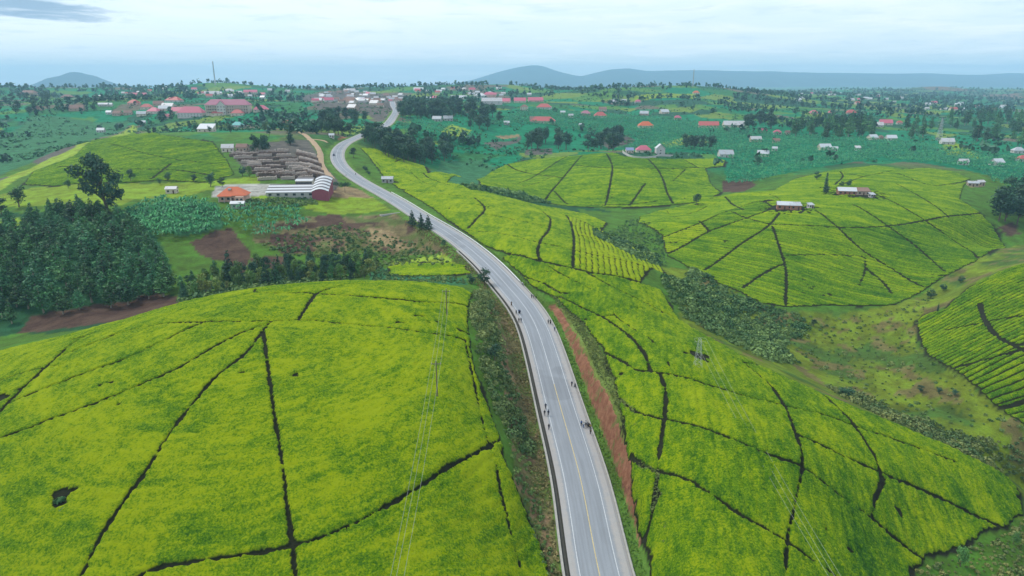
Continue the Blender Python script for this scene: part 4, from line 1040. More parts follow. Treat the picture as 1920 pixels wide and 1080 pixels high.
def banana_cloud(P, h0, h1, leaves, seed):
    r = np.random.default_rng(seed); m = len(P); z = ground_z(P[:, 0], P[:, 1])
    H = h0 + (h1 - h0) * r.random(m)
    az = (np.arange(leaves) / leaves * 6.283)[None] + r.random((m, 1)) * 6.28 + r.normal(0, .3, (m, leaves))
    dirv = np.stack([np.cos(az), np.sin(az), np.zeros_like(az)], -1); side = np.stack([-np.sin(az), np.cos(az), np.zeros_like(az)], -1)
    base = np.stack([P[:, 0], P[:, 1], z], 1)[:, None] + np.array([0, 0, 1.0]) * (H * 0.5)[:, None, None]
    L = (H * 0.6)[:, None, None] * (0.8 + .4 * r.random((m, leaves, 1))); up = np.array([0, 0, 1.0]) * L
    wd = L * 0.13
    mid = base + dirv * L * 0.55 + up * (0.55 + .3 * r.random((m, leaves, 1))); tip = base + dirv * L * 1.15 + up * (0.15 + .4 * r.random((m, leaves, 1)))
    q1 = np.stack([base - side * wd * .2, mid - side * wd, mid + side * wd, base + side * wd * .2], 2)
    q2 = np.stack([mid - side * wd, tip - side * wd * .15, tip + side * wd * .15, mid + side * wd], 2)
    v = np.concatenate([q1.reshape(-1, 4, 3), q2.reshape(-1, 4, 3)])
    t = (r.random((m, leaves)) ** 1.7 * .75 + np.repeat(r.random((m, 1)) * .3, leaves, 1)).ravel()
    t = np.clip(t + 0.35 * np.repeat(fbm(P[:, 0] / 28.0, P[:, 1] / 28.0, 3, seed + 500), leaves), 0, 1)
    return v, np.concatenate([t, t])

S = [(1238,520),(1300,503),(1345,530),(1400,562),(1500,590),(1512,620),(1465,650),(1502,682),(1440,676),(1380,648),(1320,615),(1285,598),(1250,550)]
v_, s_ = bush_cloud(scatter(S, 2.3, 3), 1.0, 3.2, 84, 0.56, 3); stuff('valley_scrub', v_, s_, L_SCRUB, 'dense dark scrub filling the valley head between the tea slopes', 'scrub')
S = [(1545,722),(1600,733),(1700,782),(1800,812),(1920,848),(2040,930),(1960,925),(1900,890),(1840,866),(1760,832),(1660,784)]
v_, s_ = bush_cloud(scatter(S, 1.8, 4), 0.8, 2.3, 100, 0.38, 4); stuff('hedge_scrub', v_, s_, L_SCRUB2, 'band of mixed scrub along the foot of the slope tea', 'scrub')
S = [(893,548),(915,545),(928,590),(940,650),(950,700),(962,745),(985,800),(1000,845),(984,852),(950,815),(922,750),(902,690),(892,640),(884,590)]
v_, s_ = bush_cloud(scatter(S, 1.5, 5), 0.7, 2.3, 120, 0.34, 5); stuff('roadside_scrub', v_, s_, L_SCRUB2, 'strip of scrub between the big tea hill and the road drain', 'scrub')
S = [(950,820),(985,840),(1000,900),(1020,980),(1050,1090),(1040,1130),(1015,1060),(990,970),(965,890)]
v_, s_ = bush_cloud(scatter(S, 1.3, 6), 0.35, 0.8, 60, 0.22, 6, 0.9); stuff('tall_grass', v_, s_, L_MID, 'coarse tall grass on the bank below the roadside scrub', 'grass')
S = [(862,346),(900,352),(960,360),(1012,374),(1030,382),(985,378),(930,366),(880,356)]
v_, s_ = bush_cloud(scatter(S, 3.0, 7), 2.0, 3.6, 50, 1.1, 7); stuff('gully_scrub', v_, s_, L_SCRUB, 'dark scrub in the gully between the roadside tea and the homestead hill', 'scrub')
S = [(1112,432),(1180,455),(1232,482),(1240,500),(1205,492),(1150,462),(1118,445)]
v_, s_ = bush_cloud(scatter(S, 2.4, 8), 1.2, 2.6, 60, 0.8, 8); stuff('gully_scrub', v_, s_, L_SCRUB, 'dark scrub in the gully at the corner of the roadside tea', 'scrub')
S = [(1300,545),(1460,590),(1690,580),(1760,545),(1720,605),(1722,650),(1790,705),(1870,775),(1960,850),(1920,845),(1700,780),(1560,715),(1500,660)]
v_, s_ = bush_cloud(scatter(S, 3.4, 9), 0.25, 1.1, 40, 0.3, 9, 0.7); stuff('valley_tussocks', v_, s_, L_SCRUB2, 'rough tussocks scattered over the wet valley grass', 'grass')
S = [(1120,440),(1190,408),(1240,440),(1250,500),(1205,492),(1150,462)]
v_, s_ = bush_cloud(scatter(S, 2.8, 19), 0.4, 1.5, 60, 0.35, 19, 0.8); stuff('gully_grass', v_, s_, L_SCRUB, 'rank grass and low bushes on the gully floor below the farmhouse hill', 'grass')
S = [(560,436),(640,420),(720,440),(790,450),(860,505),(720,500),(640,492),(560,480),(480,460)]
v_, s_ = bush_cloud(scatter(S, 3.0, 10), 0.6, 1.7, 45, 0.5, 10); stuff('slope_scrub', v_, s_, L_SCRUB2, 'patchy scrub over the brown slope below the bright lawn', 'scrub')
S = [(325,570),(345,540),(480,510),(640,495),(715,495),(712,512),(560,534),(430,550)]
v_, s_ = bush_cloud(scatter(S, 2.6, 12), 1.0, 2.2, 50, 0.6, 12); stuff('thicket_undergrowth', v_, s_, L_SCRUB, 'undergrowth beneath the mixed thicket', 'scrub')
S = [(440,376),(520,372),(590,372),(600,382),(520,392),(450,392)]
v_, s_ = bush_cloud(scatter(S, 2.6, 13), 1.0, 2.2, 50, 0.6, 13); stuff('hedge_scrub', v_, s_, L_SCRUB, 'dark hedge in front of the striped roof sheds', 'scrub')
v_, s_ = bush_cloud(scatter([(700,500),(740,512),(860,522),(890,535),(800,530),(700,528)], 2.0, 14), 0.4, 1.0, 40, 0.4, 14); stuff('hollow_grass', v_, s_, L_SCRUB, 'rank grass in the hollow behind the big tea hill', 'grass')
v_, s_ = banana_cloud(scatter([(238,402),(300,378),(395,385),(420,405),(425,430),(380,445),(290,452),(268,430)], 2.9, 15), 2.6, 5.4, 9, 15); stuff('banana_grove', v_, s_, L_BAN, 'banana grove between the plantation and the orange roofed house', 'banana plants')
v_, s_ = banana_cloud(scatter([(415,398),(470,390),(560,395),(575,425),(540,445),(480,450),(440,430)], 3.6, 16), 3.0, 4.6, 8, 16); stuff('banana_grove', v_, s_, L_BAN, 'thinner bananas on the brown slope below the orange roofed house', 'banana plants')
S = [(1150,282),(1200,262),(1000,232),(900,238),(1000,205),(1250,222),(1480,255),(1700,268),(1800,285),(1920,300),(2050,330),(2050,420),(1860,345),(1830,322),(1640,302),(1500,322),(1420,345),(1360,348),(1370,300),(1345,288)]
v_, s_ = banana_cloud(scatter(S, 5.2, 17, 7500), 3.5, 5.5, 7, 17); stuff('banana_plantation', v_, s_, L_BAN, 'wide banana plantation on the far slopes behind the tea hills', 'banana plants')
v_, s_ = banana_cloud(scatter([(760,225),(830,232),(900,262),(880,290),(820,285),(770,262),(745,240)], 6.5, 18), 3, 5, 7, 18); stuff('banana_grove', v_, s_, L_BAN, 'bananas and gardens on the slope past the long grove', 'banana plants')

c = cast([(112,937)]); v_, s_ = bush_cloud(c[:, :2] + np.random.default_rng(3).normal(0, 1.0, (9, 2)), 0.4, 0.9, 60, 0.25, 23); stuff('weeds', v_, s_, L_SCRUB, 'weeds in the bare gap of the near tea face', 'weeds')
S = [(1715,1070),(1820,1030),(1890,998),(1930,975),(2040,1000),(2040,1150),(1690,1150)]
v_, s_ = bush_cloud(scatter(S, 1.3, 29), 0.25, 0.9, 60, 0.26, 29, 0.8); stuff('rank_grass', v_, s_, L_SCRUB2, 'rank grass and weeds below the lowest corner of the slope tea', 'grass')
r_ = np.random.default_rng(31); k_ = r_.integers(0, 150, 5200); sd = np.where(r_.random(5200) < .5, 6.75 + 1.9 * r_.random(5200), -7.1 - 4.5 * r_.random(5200) ** 1.3)
P_ = np.stack([RX[k_] + RN[k_, 0] * sd + r_.normal(0, .7, 5200) * _t[k_, 0], RY[k_] + RN[k_, 1] * sd + r_.normal(0, .7, 5200) * _t[k_, 1]], 1)
v_, s_ = bush_cloud(P_[sd > 0], 0.06, 0.22, 12, 0.16, 31, 0.8); stuff('verge_grass', v_, s_, L_GRASS, 'bright rough grass on the verge under the red cut bank', 'grass')
v_, s_ = bush_cloud(P_[sd < 0], 0.15, 0.5, 14, 0.22, 32, 0.9); stuff('verge_grass', v_, s_, L_DRY, 'dry straggly grass on the bank behind the road drain', 'grass')
r_ = np.random.default_rng(33); k_ = r_.integers(8, 78, 2200); sd = 12.0 + 3.6 * r_.random(2200)
P_ = np.stack([RX[k_] + RN[k_, 0] * sd + r_.normal(0, .7, 2200) * _t[k_, 0], RY[k_] + RN[k_, 1] * sd + r_.normal(0, .7, 2200) * _t[k_, 1]], 1)
v_, s_ = bush_cloud(P_, 0.10, 0.4, 14, 0.20, 34, 0.8); stuff('bank_grass', v_, s_, L_OLIVE, 'olive grass along the lip of the red cut bank', 'grass')
r_ = np.random.default_rng(35); N = 16000; yy = 720 * (2300 / 720.0) ** r_.random(N); xx = (r_.random(N) * 2 - 1) * 0.85 * yy
kp = (fbm(xx / 60, yy / 60, 3, 65) > -0.05) & (np.abs(road_coords(xx, yy)[0]) > 9)
for k_ in tea_world: kp &= ~inside(xx, yy, tea_world[k_])
kp &= ~inside(xx, yy, cast([(1150,284),(1200,262),(1250,225),(1480,256),(1700,268),(1920,300),(2050,330),(2050,420),(1860,345),(1640,300),(1500,320),(1360,350),(1345,288)]))
P_ = np.stack([xx, yy], 1)[kp]
v_, s_ = bush_cloud(P_, 0.9, 2.6, 9, 1.5, 36, 0.8); stuff('garden_crops', v_, s_, L_GARDEN, 'patchwork of garden crops and hedges over the far slopes', 'crops')
# scattered trees of the far country, too many and too small to tell apart
r_ = np.random.default_rng(77)
N = 40000
yy = 700 * (5200 / 700.0) ** r_.random(N); xx = (r_.random(N) * 2 - 1) * 0.95 * yy
den = fbm(xx / 120, yy / 120, 3, 55) + 0.35 * sstep(1500, 2600, yy) + 0.25 * (vnoise(xx / 30, yy / 30, 56) > 0.3)
keep = den > 0.27 + 0.3 * sstep(1500, 900, yy)
BANANA_LAND = cast([(1150,284),(1200,262),(1000,232),(1000,208),(1250,225),(1480,256),(1700,268),(1920,300),(2050,330),(2050,420),(1860,345),(1640,300),(1500,320),(1360,350),(1345,288)])
keep &= ~(inside(xx, yy, BANANA_LAND) & (r_.random(len(xx)) < 0.74))
dd, _, _ = road_coords(xx, yy); keep &= np.abs(dd) > 14
for k_ in tea_world: keep &= ~inside(xx, yy, tea_world[k_])
keep &= ~inside(xx, yy, cast([(1150,283),(1290,283),(1290,305),(1150,302)]))
keep &= ~inside(xx, yy, cast([(560,200),(570,178),(640,172),(760,180),(752,212),(735,236),(700,228)]))
xx, yy = xx[keep][:11000], yy[keep][:11000]
zz = ground_z(xx, yy); m = len(xx); nq = 10
H = (5 + 9 * r_.random(m) ** 1.5) * (1 + 0.25 * sstep(1500, 3000, yy))
d = r_.normal(0, 1, (m, nq, 3)); d /= np.linalg.norm(d, axis=2)[..., None]
c = np.stack([xx, yy, zz + H * 0.55], 1)[:, None] + d * (r_.random((m, nq, 1)) ** .3) * np.stack([H * .33, H * .33, H * .46], 1)[:, None]
v_ = leaf_quads(r_, c.reshape(-1, 3), d.reshape(-1, 3), np.repeat(H * 0.42, nq))
stuff('far_trees', v_, np.repeat(r_.random(m) * .6, nq) + .4 * r_.random(m * nq), L_FAR, 'distant trees dotted over the far hills and gardens', 'trees')

# ------------------------------------------------------------------ buildings
ROOF = {'red': plain('red_iron_roof', (0.42, 0.10, 0.09), 0.6, 0.3, 0.8, 0.3), 'pink': plain('faded_maroon_roof', (0.48, 0.12, 0.17), 0.6, 0.3, 0.8, 0.3), 'orange': plain('orange_tile_roof', (0.52, 0.13, 0.055), 0.7, 0.25, 0.8, 0.3),
        'zinc': plain('zinc_roof', (0.38, 0.41, 0.45), 0.45, 0.3, 0.6, 0.4), 'white': plain('bright_iron_roof', (0.50, 0.52, 0.54), 0.45, 0.2, 0.6, 0.4), 'brown': plain('rusty_roof', (0.24, 0.15, 0.12), 0.8, 0.4, 0.8),
        'teal': plain('teal_roof', (0.16, 0.42, 0.40), 0.6, 0.25, 0.8), 'lilac': plain('weathered_lilac_roof', (0.40, 0.17, 0.22), 0.7, 0.25, 0.6), 'dull': plain('dull_roof_sheet', (0.15, 0.14, 0.15), 0.7, 0.3, 0.8), 'blue': plain('blue_grey_roof', (0.24, 0.30, 0.46), 0.6, 0.25, 0.6)}
def rusty(name, col):
    m, nt, b = mat_nodes(name, 0.5, 0.35); p = n_pos(nt)
    c = n_mix(nt, n_noise(nt, 0.9, 4, 0.65, p), tuple(q * .75 for q in col), col)
    c = n_mix(nt, n_range(nt, n_noise(nt, 0.35, 5, 0.7, p), 0.52, 0.70, 0, 0.8), c, (0.23, 0.13, 0.09))
    nt.links.new(c, b.inputs['Base Color']); return m
ROOF['zinc'] = rusty('zinc_roof_rusted', (0.42, 0.45, 0.48)); ROOF['patched'] = rusty('patched_iron_roof', (0.50, 0.50, 0.51))
WALL = {'white': plain('white_plaster', (0.50, 0.49, 0.46), 0.9, 0.2, 0.7), 'cream': plain('cream_plaster', (0.58, 0.52, 0.42), 0.9, 0.2, 0.7), 'brick': plain('clay_brick_wall', (0.36, 0.17, 0.11), 0.95, 0.35, 1.2), 'tan': plain('tan_plaster', (0.42, 0.33, 0.25), 0.9, 0.25, 0.7), 'peach': plain('peach_plaster', (0.60, 0.40, 0.32), 0.9, 0.2, 0.7), 'grey': plain('grey_block_wall', (0.36, 0.36, 0.34), 0.95, 0.25, 0.9), 'maroon': plain('maroon_sheet_wall', (0.26, 0.07, 0.10), 0.7, 0.25, 0.6)}
pane = plain('window_glass', (0.03, 0.04, 0.05), 0.25, 0.2, 1.0, 0.5)
door_m = plain('door_paint', (0.12, 0.07, 0.05), 0.7, 0.3, 1.0)
steel = plain('galvanised_steel', (0.42, 0.44, 0.45), 0.5, 0.25, 1.0, 0.5)
dark_steel = plain('dark_steel', (0.10, 0.12, 0.12), 0.6, 0.25, 1.0, 0.4)
wood = plain('creosoted_pole', (0.14, 0.11, 0.085), 0.95, 0.35, 1.5)

def roof_mesh(kind, w, d, h, rise, over=0.45):
    """thin roof shell over a w x d plan whose eaves stand at h"""
    X, Y = w / 2 + over, d / 2 + over; mb = MB(); t = 0.12
    def shell(top_v, faces):
        n_ = len(top_v); low = [(x, y, z - t) for x, y, z in top_v]
        mb.add(list(top_v) + low, [tuple(f) for f in faces] + [tuple(i + n_ for i in f[::-1]) for f in faces])
    if kind == 'hip':
        r = max(0.4, X - Y) if X > Y else 0.0; ry = max(0.4, Y - X) if Y > X else 0.0
        v = [(-X, -Y, h), (X, -Y, h), (X, Y, h), (-X, Y, h), (-r, -ry, h + rise), (r, ry, h + rise)]
        f = [(0, 1, 5, 4), (2, 3, 4, 5), (3, 0, 4), (1, 2, 5)] if X >= Y else [(0, 1, 4), (1, 2, 5, 4), (2, 3, 5), (3, 0, 4, 5)]
        shell(v, f); b = len(mb.v)
        mb.add([(-X, -Y, h), (X, -Y, h), (X, Y, h), (-X, Y, h), (-X, -Y, h - t), (X, -Y, h - t), (X, Y, h - t), (-X, Y, h - t)], [(4, 5, 1, 0), (5, 6, 2, 1), (6, 7, 3, 2), (7, 4, 0, 3)])
    elif kind == 'gable':
        v = [(-X, -Y, h), (X, -Y, h), (X, 0, h + rise), (-X, 0, h + rise), (X, Y, h), (-X, Y, h)]
        shell(v, [(0, 1, 2, 3), (3, 2, 4, 5)])
        mb.add([(-X, -Y, h), (X, -Y, h), (X, -Y, h - t), (-X, -Y, h - t)], [(3, 2, 1, 0)]); mb.add([(-X, Y, h), (X, Y, h), (X, Y, h - t), (-X, Y, h - t)], [(0, 1, 2, 3)])
        for s in (-1, 1): mb.add([(s * X, -Y, h), (s * X, 0, h + rise), (s * X, Y, h), (s * X, -Y, h - t), (s * X, 0, h + rise - t), (s * X, Y, h - t)], [(0, 1, 4, 3), (1, 2, 5, 4)])
    else:   # shed
        v = [(-X, -Y, h), (X, -Y, h), (X, Y, h + rise), (-X, Y, h + rise)]; shell(v, [(0, 1, 2, 3)])
    return mb
def house(u, v, wpx, kind, roof, wall, label, group=None, rot=None, ratio=0.62, storeys=1, rise=None, windows=3, name='house', cat='house', at=None, wide=None):
    c = cast([(u, v)])[0] if at is None else np.array(at, float)
    zc = c[1] * math.cos(PITCH) - (c[2] - EYE) * math.sin(PITCH)
    w = wide or wpx * zc / FPX; w = max(w, 3.2); d = w * ratio
    d = max(2.6, min(d, 16.0))
    if rot is None: rot = (tr_rng.random() - .5) * 0.7
    hw = (3.3 if c[1] > 600 else 2.9) * storeys if w > 5 else 2.3
    if roof == 'white' and tr_rng.random() < .5: roof = 'patched'
    root = empty(name, (c[0], c[1], float(ground_z(np.array([c[0]]), np.array([c[1]]))[0]) - 0.05), rot)
    rise_ = rise or (min(0.42 * d + 0.6, 6.5) if c[1] > 600 else min(0.28 * d + 0.3, 4.0))
    mb = MB(); mb.box(-w / 2, w / 2, -d / 2, d / 2, -2.2, hw)
    if kind == 'gable':
        for s in (-1, 1): mb.add([(s * w / 2, -d / 2, hw), (s * w / 2, d / 2, hw), (s * w / 2, 0, hw + rise_ * 0.93 * (d / 2) / (d / 2 + .45))], [(0, 1, 2)])
    if kind == 'shed':
        k_ = rise_ * 0.9
        mb.add([(-w / 2, d / 2, hw), (w / 2, d / 2, hw), (w / 2, d / 2, hw + k_), (-w / 2, d / 2, hw + k_), (-w / 2, -d / 2, hw), (w / 2, -d / 2, hw)], [(0, 1, 2, 3), (4, 0, 3), (5, 2, 1)])
    mb.build('wall', WALL[wall], root)
    roof_mesh(kind, w, d, hw + 0.06, rise_).build('roof', ROOF[roof], root)
    if wpx >= 9:
        n_ = max(2, min(windows, int(w / 2.6)))
        for st_ in range(storeys):
            for i in range(n_):
                x = -w / 2 + w * (i + 0.5) / n_
                if st_ == 0 and i == n_ // 2:
                    dr = MB().box(x - .5, x + .5, -d / 2 - 0.05, -d / 2 + 0.02, -0.2, 2.1).build('door', door_m, root); continue
                MB().box(x - min(.65, w / n_ * .3), x + min(.65, w / n_ * .3), -d / 2 - 0.04, -d / 2 + 0.02, 1.0 + 2.9 * st_, 2.15 + 2.9 * st_).build('window', pane, root)
            for s in (-1, 1): MB().box(s * w / 2 - 0.04, s * w / 2 + 0.04, -.6, .6, 1.0 + 2.9 * st_, 2.1 + 2.9 * st_).build('window', pane, root)
    tag(root, label, cat, group)
    return root

HOUSES = [ # u, v (foot), width px, roof kind, roof, wall, where, storeys
 (55,178,34,'hip','brown','tan','big two storey brown roofed house on the treed hilltop',2),(190,186,24,'gable','white','cream','long cream house with a pale roof on the hillside under the cone mountain',1),
 (127,184,20,'hip','brown','tan','low brown roofed house on the far slope beside the hilltop house',1),(145,207,24,'gable','brown','tan','rusty roofed house above the dark green slope',1),(72,207,18,'gable','brown','tan','small rusty roofed house among trees on the dark green slope',1),
 (190,199,9,'gable','white','white','white shed in the row above the dark green slope',1),(200,199,9,'gable','white','white','white shed in the row above the dark green slope',1),(207,199,8,'gable','white','white','white shed in the row above the dark green slope',1),
 (260,180,28,'gable','pink','peach','pink roofed house high on the slope above the school',1),(252,196,20,'hip','red','peach','red roofed house behind the maroon halls',1),(276,204,20,'hip','red','cream','red hip roofed house behind the maroon halls',1),(290,212,24,'hip','pink','cream','salmon roofed house in front of the maroon halls',1),(298,198,18,'gable','brown','tan','brown roofed house between the red roofs',1),
 (327,191,30,'hip','red','white','red roofed bungalow with white walls on a lawn',1),(316,203,22,'gable','white','cream','long low white roofed block below the white walled bungalow',1),(308,207,18,'gable','white','cream','second low white roofed block below the white walled bungalow',1),
 (313,222,17,'hip','pink','cream','small maroon roofed house at the edge of the tea ridge',1),(490,209,27,'hip','pink','cream','salmon pyramid roof among trees beside the school',1),(446,239,20,'hip','teal','white','white cottage with a teal hip roof below the school',1),(388,247,28,'shed','white','cream','flat roofed cream house below the school garden',1),
 (205,214,10,'gable','white','white','small bright roofed house in the row below the dark slope',1),(221,216,16,'gable','brown','tan','brown roofed house in the row below the dark slope',1),(241,215,14,'gable','brown','tan','small brown roofed house in the row below the dark slope',1),(266,217,16,'gable','zinc','cream','zinc roofed house in the row below the dark slope',1),
 (190,248,13,'gable','white','white','white roofed hut by the lime strip of the tea ridge',1),(268,233,10,'gable','white','white','white hut among the dark trees at the top of the tea ridge',1),(428,284,21,'gable','white','cream','white roofed house at the top corner of the firewood yard',1),(455,283,20,'gable','brown','tan','brown roofed store at the top of the firewood yard',1),
 (538,236,20,'hip','red','white','white walled house beside the earth track',1),(727,342,20,'gable','zinc','grey','small zinc roofed hut at the edge of the roadside tea',1),(622,258,9,'gable','white','white','white hut inside the road bend grove',1),
 (470,175,24,'gable','pink','cream','long pinkish building on the far hill behind the school',1),(398,178,26,'gable','white','cream','long pale building behind the school roof',1),(455,179,9,'hip','white','white','white roof peeping out behind the school',1),(655,172,20,'gable','white','cream','pale building on the far hill above the town',1),
 (785,170,18,'gable','white','white','white building on the wooded ridge past the town',1),(801,188,14,'gable','white','white','white building in the wood beside the town road',1),(818,186,14,'gable','pink','cream','pink roofed building in the wood beside the town road',1),(860,186,30,'gable','white','cream','long white roofed block at the top of the dark wood',1),
 (900,184,20,'hip','white','white','white villa beside the pyramid roofed villa',2),(918,182,24,'hip','pink','peach','villa with a tall pink pyramid roof',2),(922,196,38,'gable','white','white','big white two storey block in front of the pyramid roofed villa',2),(945,193,24,'gable','pink','cream','long pink roofed block beside the big white block',1),(975,192,22,'gable','pink','cream','pink roofed block past the villas',1),(983,207,13,'hip','brown','cream','tall beige house below the pink roofed block',2),(1004,191,28,'gable','pink','peach','pink roofed row on the far slope past the villas',1),
 (1020,204,28,'hip','red','white','red roofed house with white walls above the banana slope',1),(1018,230,46,'hip','red','cream','long low house with a pale red roof in the banana slope',1),(1003,228,20,'gable','brown','tan','rusty annexe beside the long pale red roof',1),
 (820,227,17,'gable','zinc','grey','grey shed below the dark wood, one of two in line',1),(840,226,17,'gable','zinc','grey','grey shed below the dark wood, one of two in line',1),(950,234,10,'gable','white','white','white hut in the bananas below the tall clump',1),
 (1055,214,9,'gable','white','white','white hut beside the purple roof on the banana slope',1),(1070,220,9,'gable','white','white','white hut below the purple roof on the banana slope',1),(1098,216,18,'hip','lilac','tan','purple roofed house on the banana slope',1),(1125,220,24,'hip','red','white','red roofed house next to the purple roof on the banana slope',1),(1130,208,14,'gable','brown','cream','brown roofed house behind the red roof on the banana slope',1),(1090,238,9,'gable','white','white','white hut low on the banana slope',1),
 (1150,194,14,'gable','white','cream','white roofed house on the far green shelf',1),(1169,192,10,'gable','white','white','bright white house on the far green shelf',1),(1196,193,11,'hip','pink','white','pink roofed house at the end of the far green shelf',1),(885,170,12,'gable','pink','cream','pink roofed house on the skyline above the villas',1),(935,168,10,'gable','white','cream','pale house on the skyline above the villas',1),(850,168,10,'hip','red','cream','red roofed house on the skyline above the dark wood',1),
 (1210,239,28,'hip','orange','cream','orange roofed house above the clump behind the homestead',1),(1208,216,16,'gable','zinc','tan','zinc roofed house on the upper banana slope',1),(1245,213,16,'gable','white','cream','pale roofed house on the upper banana slope',1),(1270,224,13,'hip','pink','tan','small pink roofed house on the banana slope',1),
 (1328,239,36,'gable','red','cream','long red roofed building with a white turret among bananas',1),(1375,238,38,'gable','white','cream','long white roofed school block among bananas',1),(1432,249,11,'gable','pink','tan','small pink roofed hut by the dark clump',1),(1457,252,14,'hip','pink','white','pink roofed house below the dark clump',1),(1476,252,9,'gable','brown','tan','brown hut below the dark clump',1),
 (1416,266,20,'gable','white','tan','pale roofed house in the middle of the banana slope',1),(1360,294,26,'gable','zinc','white','low zinc roofed house behind the homestead tea',1),(1430,293,20,'gable','white','cream','bright roofed house in the lower bananas',1),(1455,268,12,'gable','brown','tan','brown hut in the middle of the banana slope',1),(1452,283,9,'gable','white','white','white hut in the lower bananas',1),
 (1545,281,22,'gable','white','cream','white roofed house in the bananas above the tea crest',1),(1565,283,9,'gable','white','white','white hut beside the white roofed house above the tea crest',1),(1608,282,10,'shed','white','white','small white shed alone in the bananas',1),
 (1635,262,18,'gable','white','cream','white roofed house at the corner of the rounded plantation',1),(1651,261,9,'hip','brown','tan','brown hut by the rounded plantation',1),(1670,263,18,'gable','white','white','white roofed house past the rounded plantation',1),(1645,238,18,'gable','white','white','white building behind the rounded plantation',1),(1660,234,22,'gable','pink','cream','pink roofed building behind the rounded plantation',1),(1686,233,10,'hip','red','cream','red roofed hut behind the rounded plantation',1),
 (1775,270,22,'gable','white','white','white roofed house at the foot of the pylon',1),(1805,309,16,'gable','white','white','white roofed house below the pylon meadow',1),(1868,310,23,'gable','white','white','long white roofed house beside a dark tree near the far grove',1),(1908,287,20,'hip','zinc','white','grey roofed house at the edge of the wide wood',1),(1918,303,22,'hip','red','white','red roofed house with white walls at the edge of the wide wood',1),
 (1595,214,18,'hip','red','tan','red roofed house on the far terrace',1),(1525,214,14,'hip','pink','tan','pink roofed house on the far terrace',1),(1558,214,12,'hip','pink','cream','small pink roofed house on the far terrace',1),(1305,176,12,'hip','orange','cream','orange roofed house on the treed far hill',1),
]
for (u, v, wpx, kd, rf, wl_, lab, st_) in HOUSES:
    house(u, v, wpx, kd, rf, wl_, lab, None if 'one of two' not in lab and 'in the row above' not in lab else 'sheds in line', storeys=st_)
# the roadside town and far villages
for i, (x, y) in enumerate(scatter([(585,192),(600,176),(650,170),(700,176),(755,180),(752,190),(735,210),(712,222),(690,215),(640,200)], 17.0, 33, 80)):
    rd_, _, _ = road_coords(np.array([x]), np.array([y]))
    if abs(rd_[0]) < 13: continue
    rf = ('white', 'zinc', 'brown', 'white', 'pink', 'zinc', 'brown')[i % 7]
    house(0, 0, 8, 'gable', rf, ('white', 'cream', 'tan')[i % 3], {'white': 'white', 'zinc': 'grey', 'brown': 'rusty', 'pink': 'pink'}[rf] + ' iron roofed shop house in the crowded roadside town', 'shop houses of the roadside town', at=(x, y, float(ground_z(np.array([x]), np.array([y]))[0])), wide=9 + 9 * tr_rng.random(), rot=tr_rng.random() * 1.2 - .6)
k_ = 0
for poly, n_, lab in (([(1440,188),(1480,176),(1560,174),(1680,180),(1700,196),(1560,200)], 42, 'far village past the banana slopes'), ([(200,180),(260,166),(400,166),(560,172),(560,182),(420,188),(300,180)], 26, 'far hills behind the school'), ([(1700,196),(1760,192),(1900,196),(1910,205),(1780,210)], 14, 'far valley behind the wide wood'), ([(760,172),(860,165),(1000,178),(1000,186),(860,178)], 14, 'ridge above the villas')):
    w_ = cast(poly)
    for i, (x, y) in enumerate(scatter(w_, 34.0, 40 + n_, n_, world=True)):
        rf = ('white', 'white', 'pink', 'zinc', 'white', 'red')[i % 6]; k_ += 1
        house(0, 0, 5, 'gable', rf, ('white', 'cream')[i % 2], 'tiny ' + {'white': 'white', 'zinc': 'grey', 'red': 'red', 'pink': 'pink'}[rf] + ' roofed house in the ' + lab, 'houses of the ' + lab, at=(x, y, float(ground_z(np.array([x]), np.array([y]))[0])), wide=10 + 8 * tr_rng.random())

def at_px(u, v):
    c = cast([(u, v)])[0]; return c, (c[1] * math.cos(PITCH) - (c[2] - EYE) * math.sin(PITCH)) / FPX      # point and metres per pixel
def win_row(root, xs, y, z0, z1, hw=0.6, name='window'):
    for x in xs: MB().box(x - hw, x + hw, y - 0.06, y + 0.04, z0, z1).build(name, pane, root)
# orange roofed house
c, s = at_px(440, 375)
r = empty('house', c, 0.12); w, d, h = 56 * s * .86, 10.0, 3.5
m_ = MB().box(-w / 2, w / 2, -d / 2, d / 2, -2, h); m_.build('wall', WALL['peach'], r)
rm = roof_mesh('hip', w, d, h + 0.06, 4.6, 0.9).build('roof', ROOF['orange'], r); MB().box(-2.6, -0.8, -2.6, -1.2, h + 2.9, h + 4.0).build('skylight', ROOF['zinc'], rm)
MB().box(w / 2 - 5.5, w / 2 - .6, -d / 2 - 2.6, -d / 2 + .05, -2, h - .3).build('porch', WALL['peach'], r)
roof_mesh('hip', 4.9, 3.0, 0, 1.2, 0.4)
for x in (-5.5, -2.2): MB().box(x - .8, x + .8, -d / 2 - .06, -d / 2 + .04, 1.0, 2.3).build('window', pane, r)
for x in (w / 2 - 4.3, w / 2 - 1.9): MB().box(x - .7, x + .7, -d / 2 - 2.66, -d / 2 - 2.56, .9, 2.1).build('window', pane, r)
for x in (-7.3, -4.2, -.6): MB().tube([(x, -d / 2 - 2.2, -1.5), (x, -d / 2 - 2.2, h)], .18, 8).build('column', WALL['white'], r)
roof_mesh('shed', w * .52, 2.4, 2.9, .35, .1)
MB().box(-w / 2, 0.2, -d / 2 - 2.6, -d / 2, h - .18, h + .02).build('veranda_roof', ROOF['orange'], r)
MB().box(-.3, .9, -d / 2 - .06, -d / 2 + .04, 0, 2.2).build('door', door_m, r)
tag(r, 'peach walled house with a bright orange hip roof and veranda', 'house')
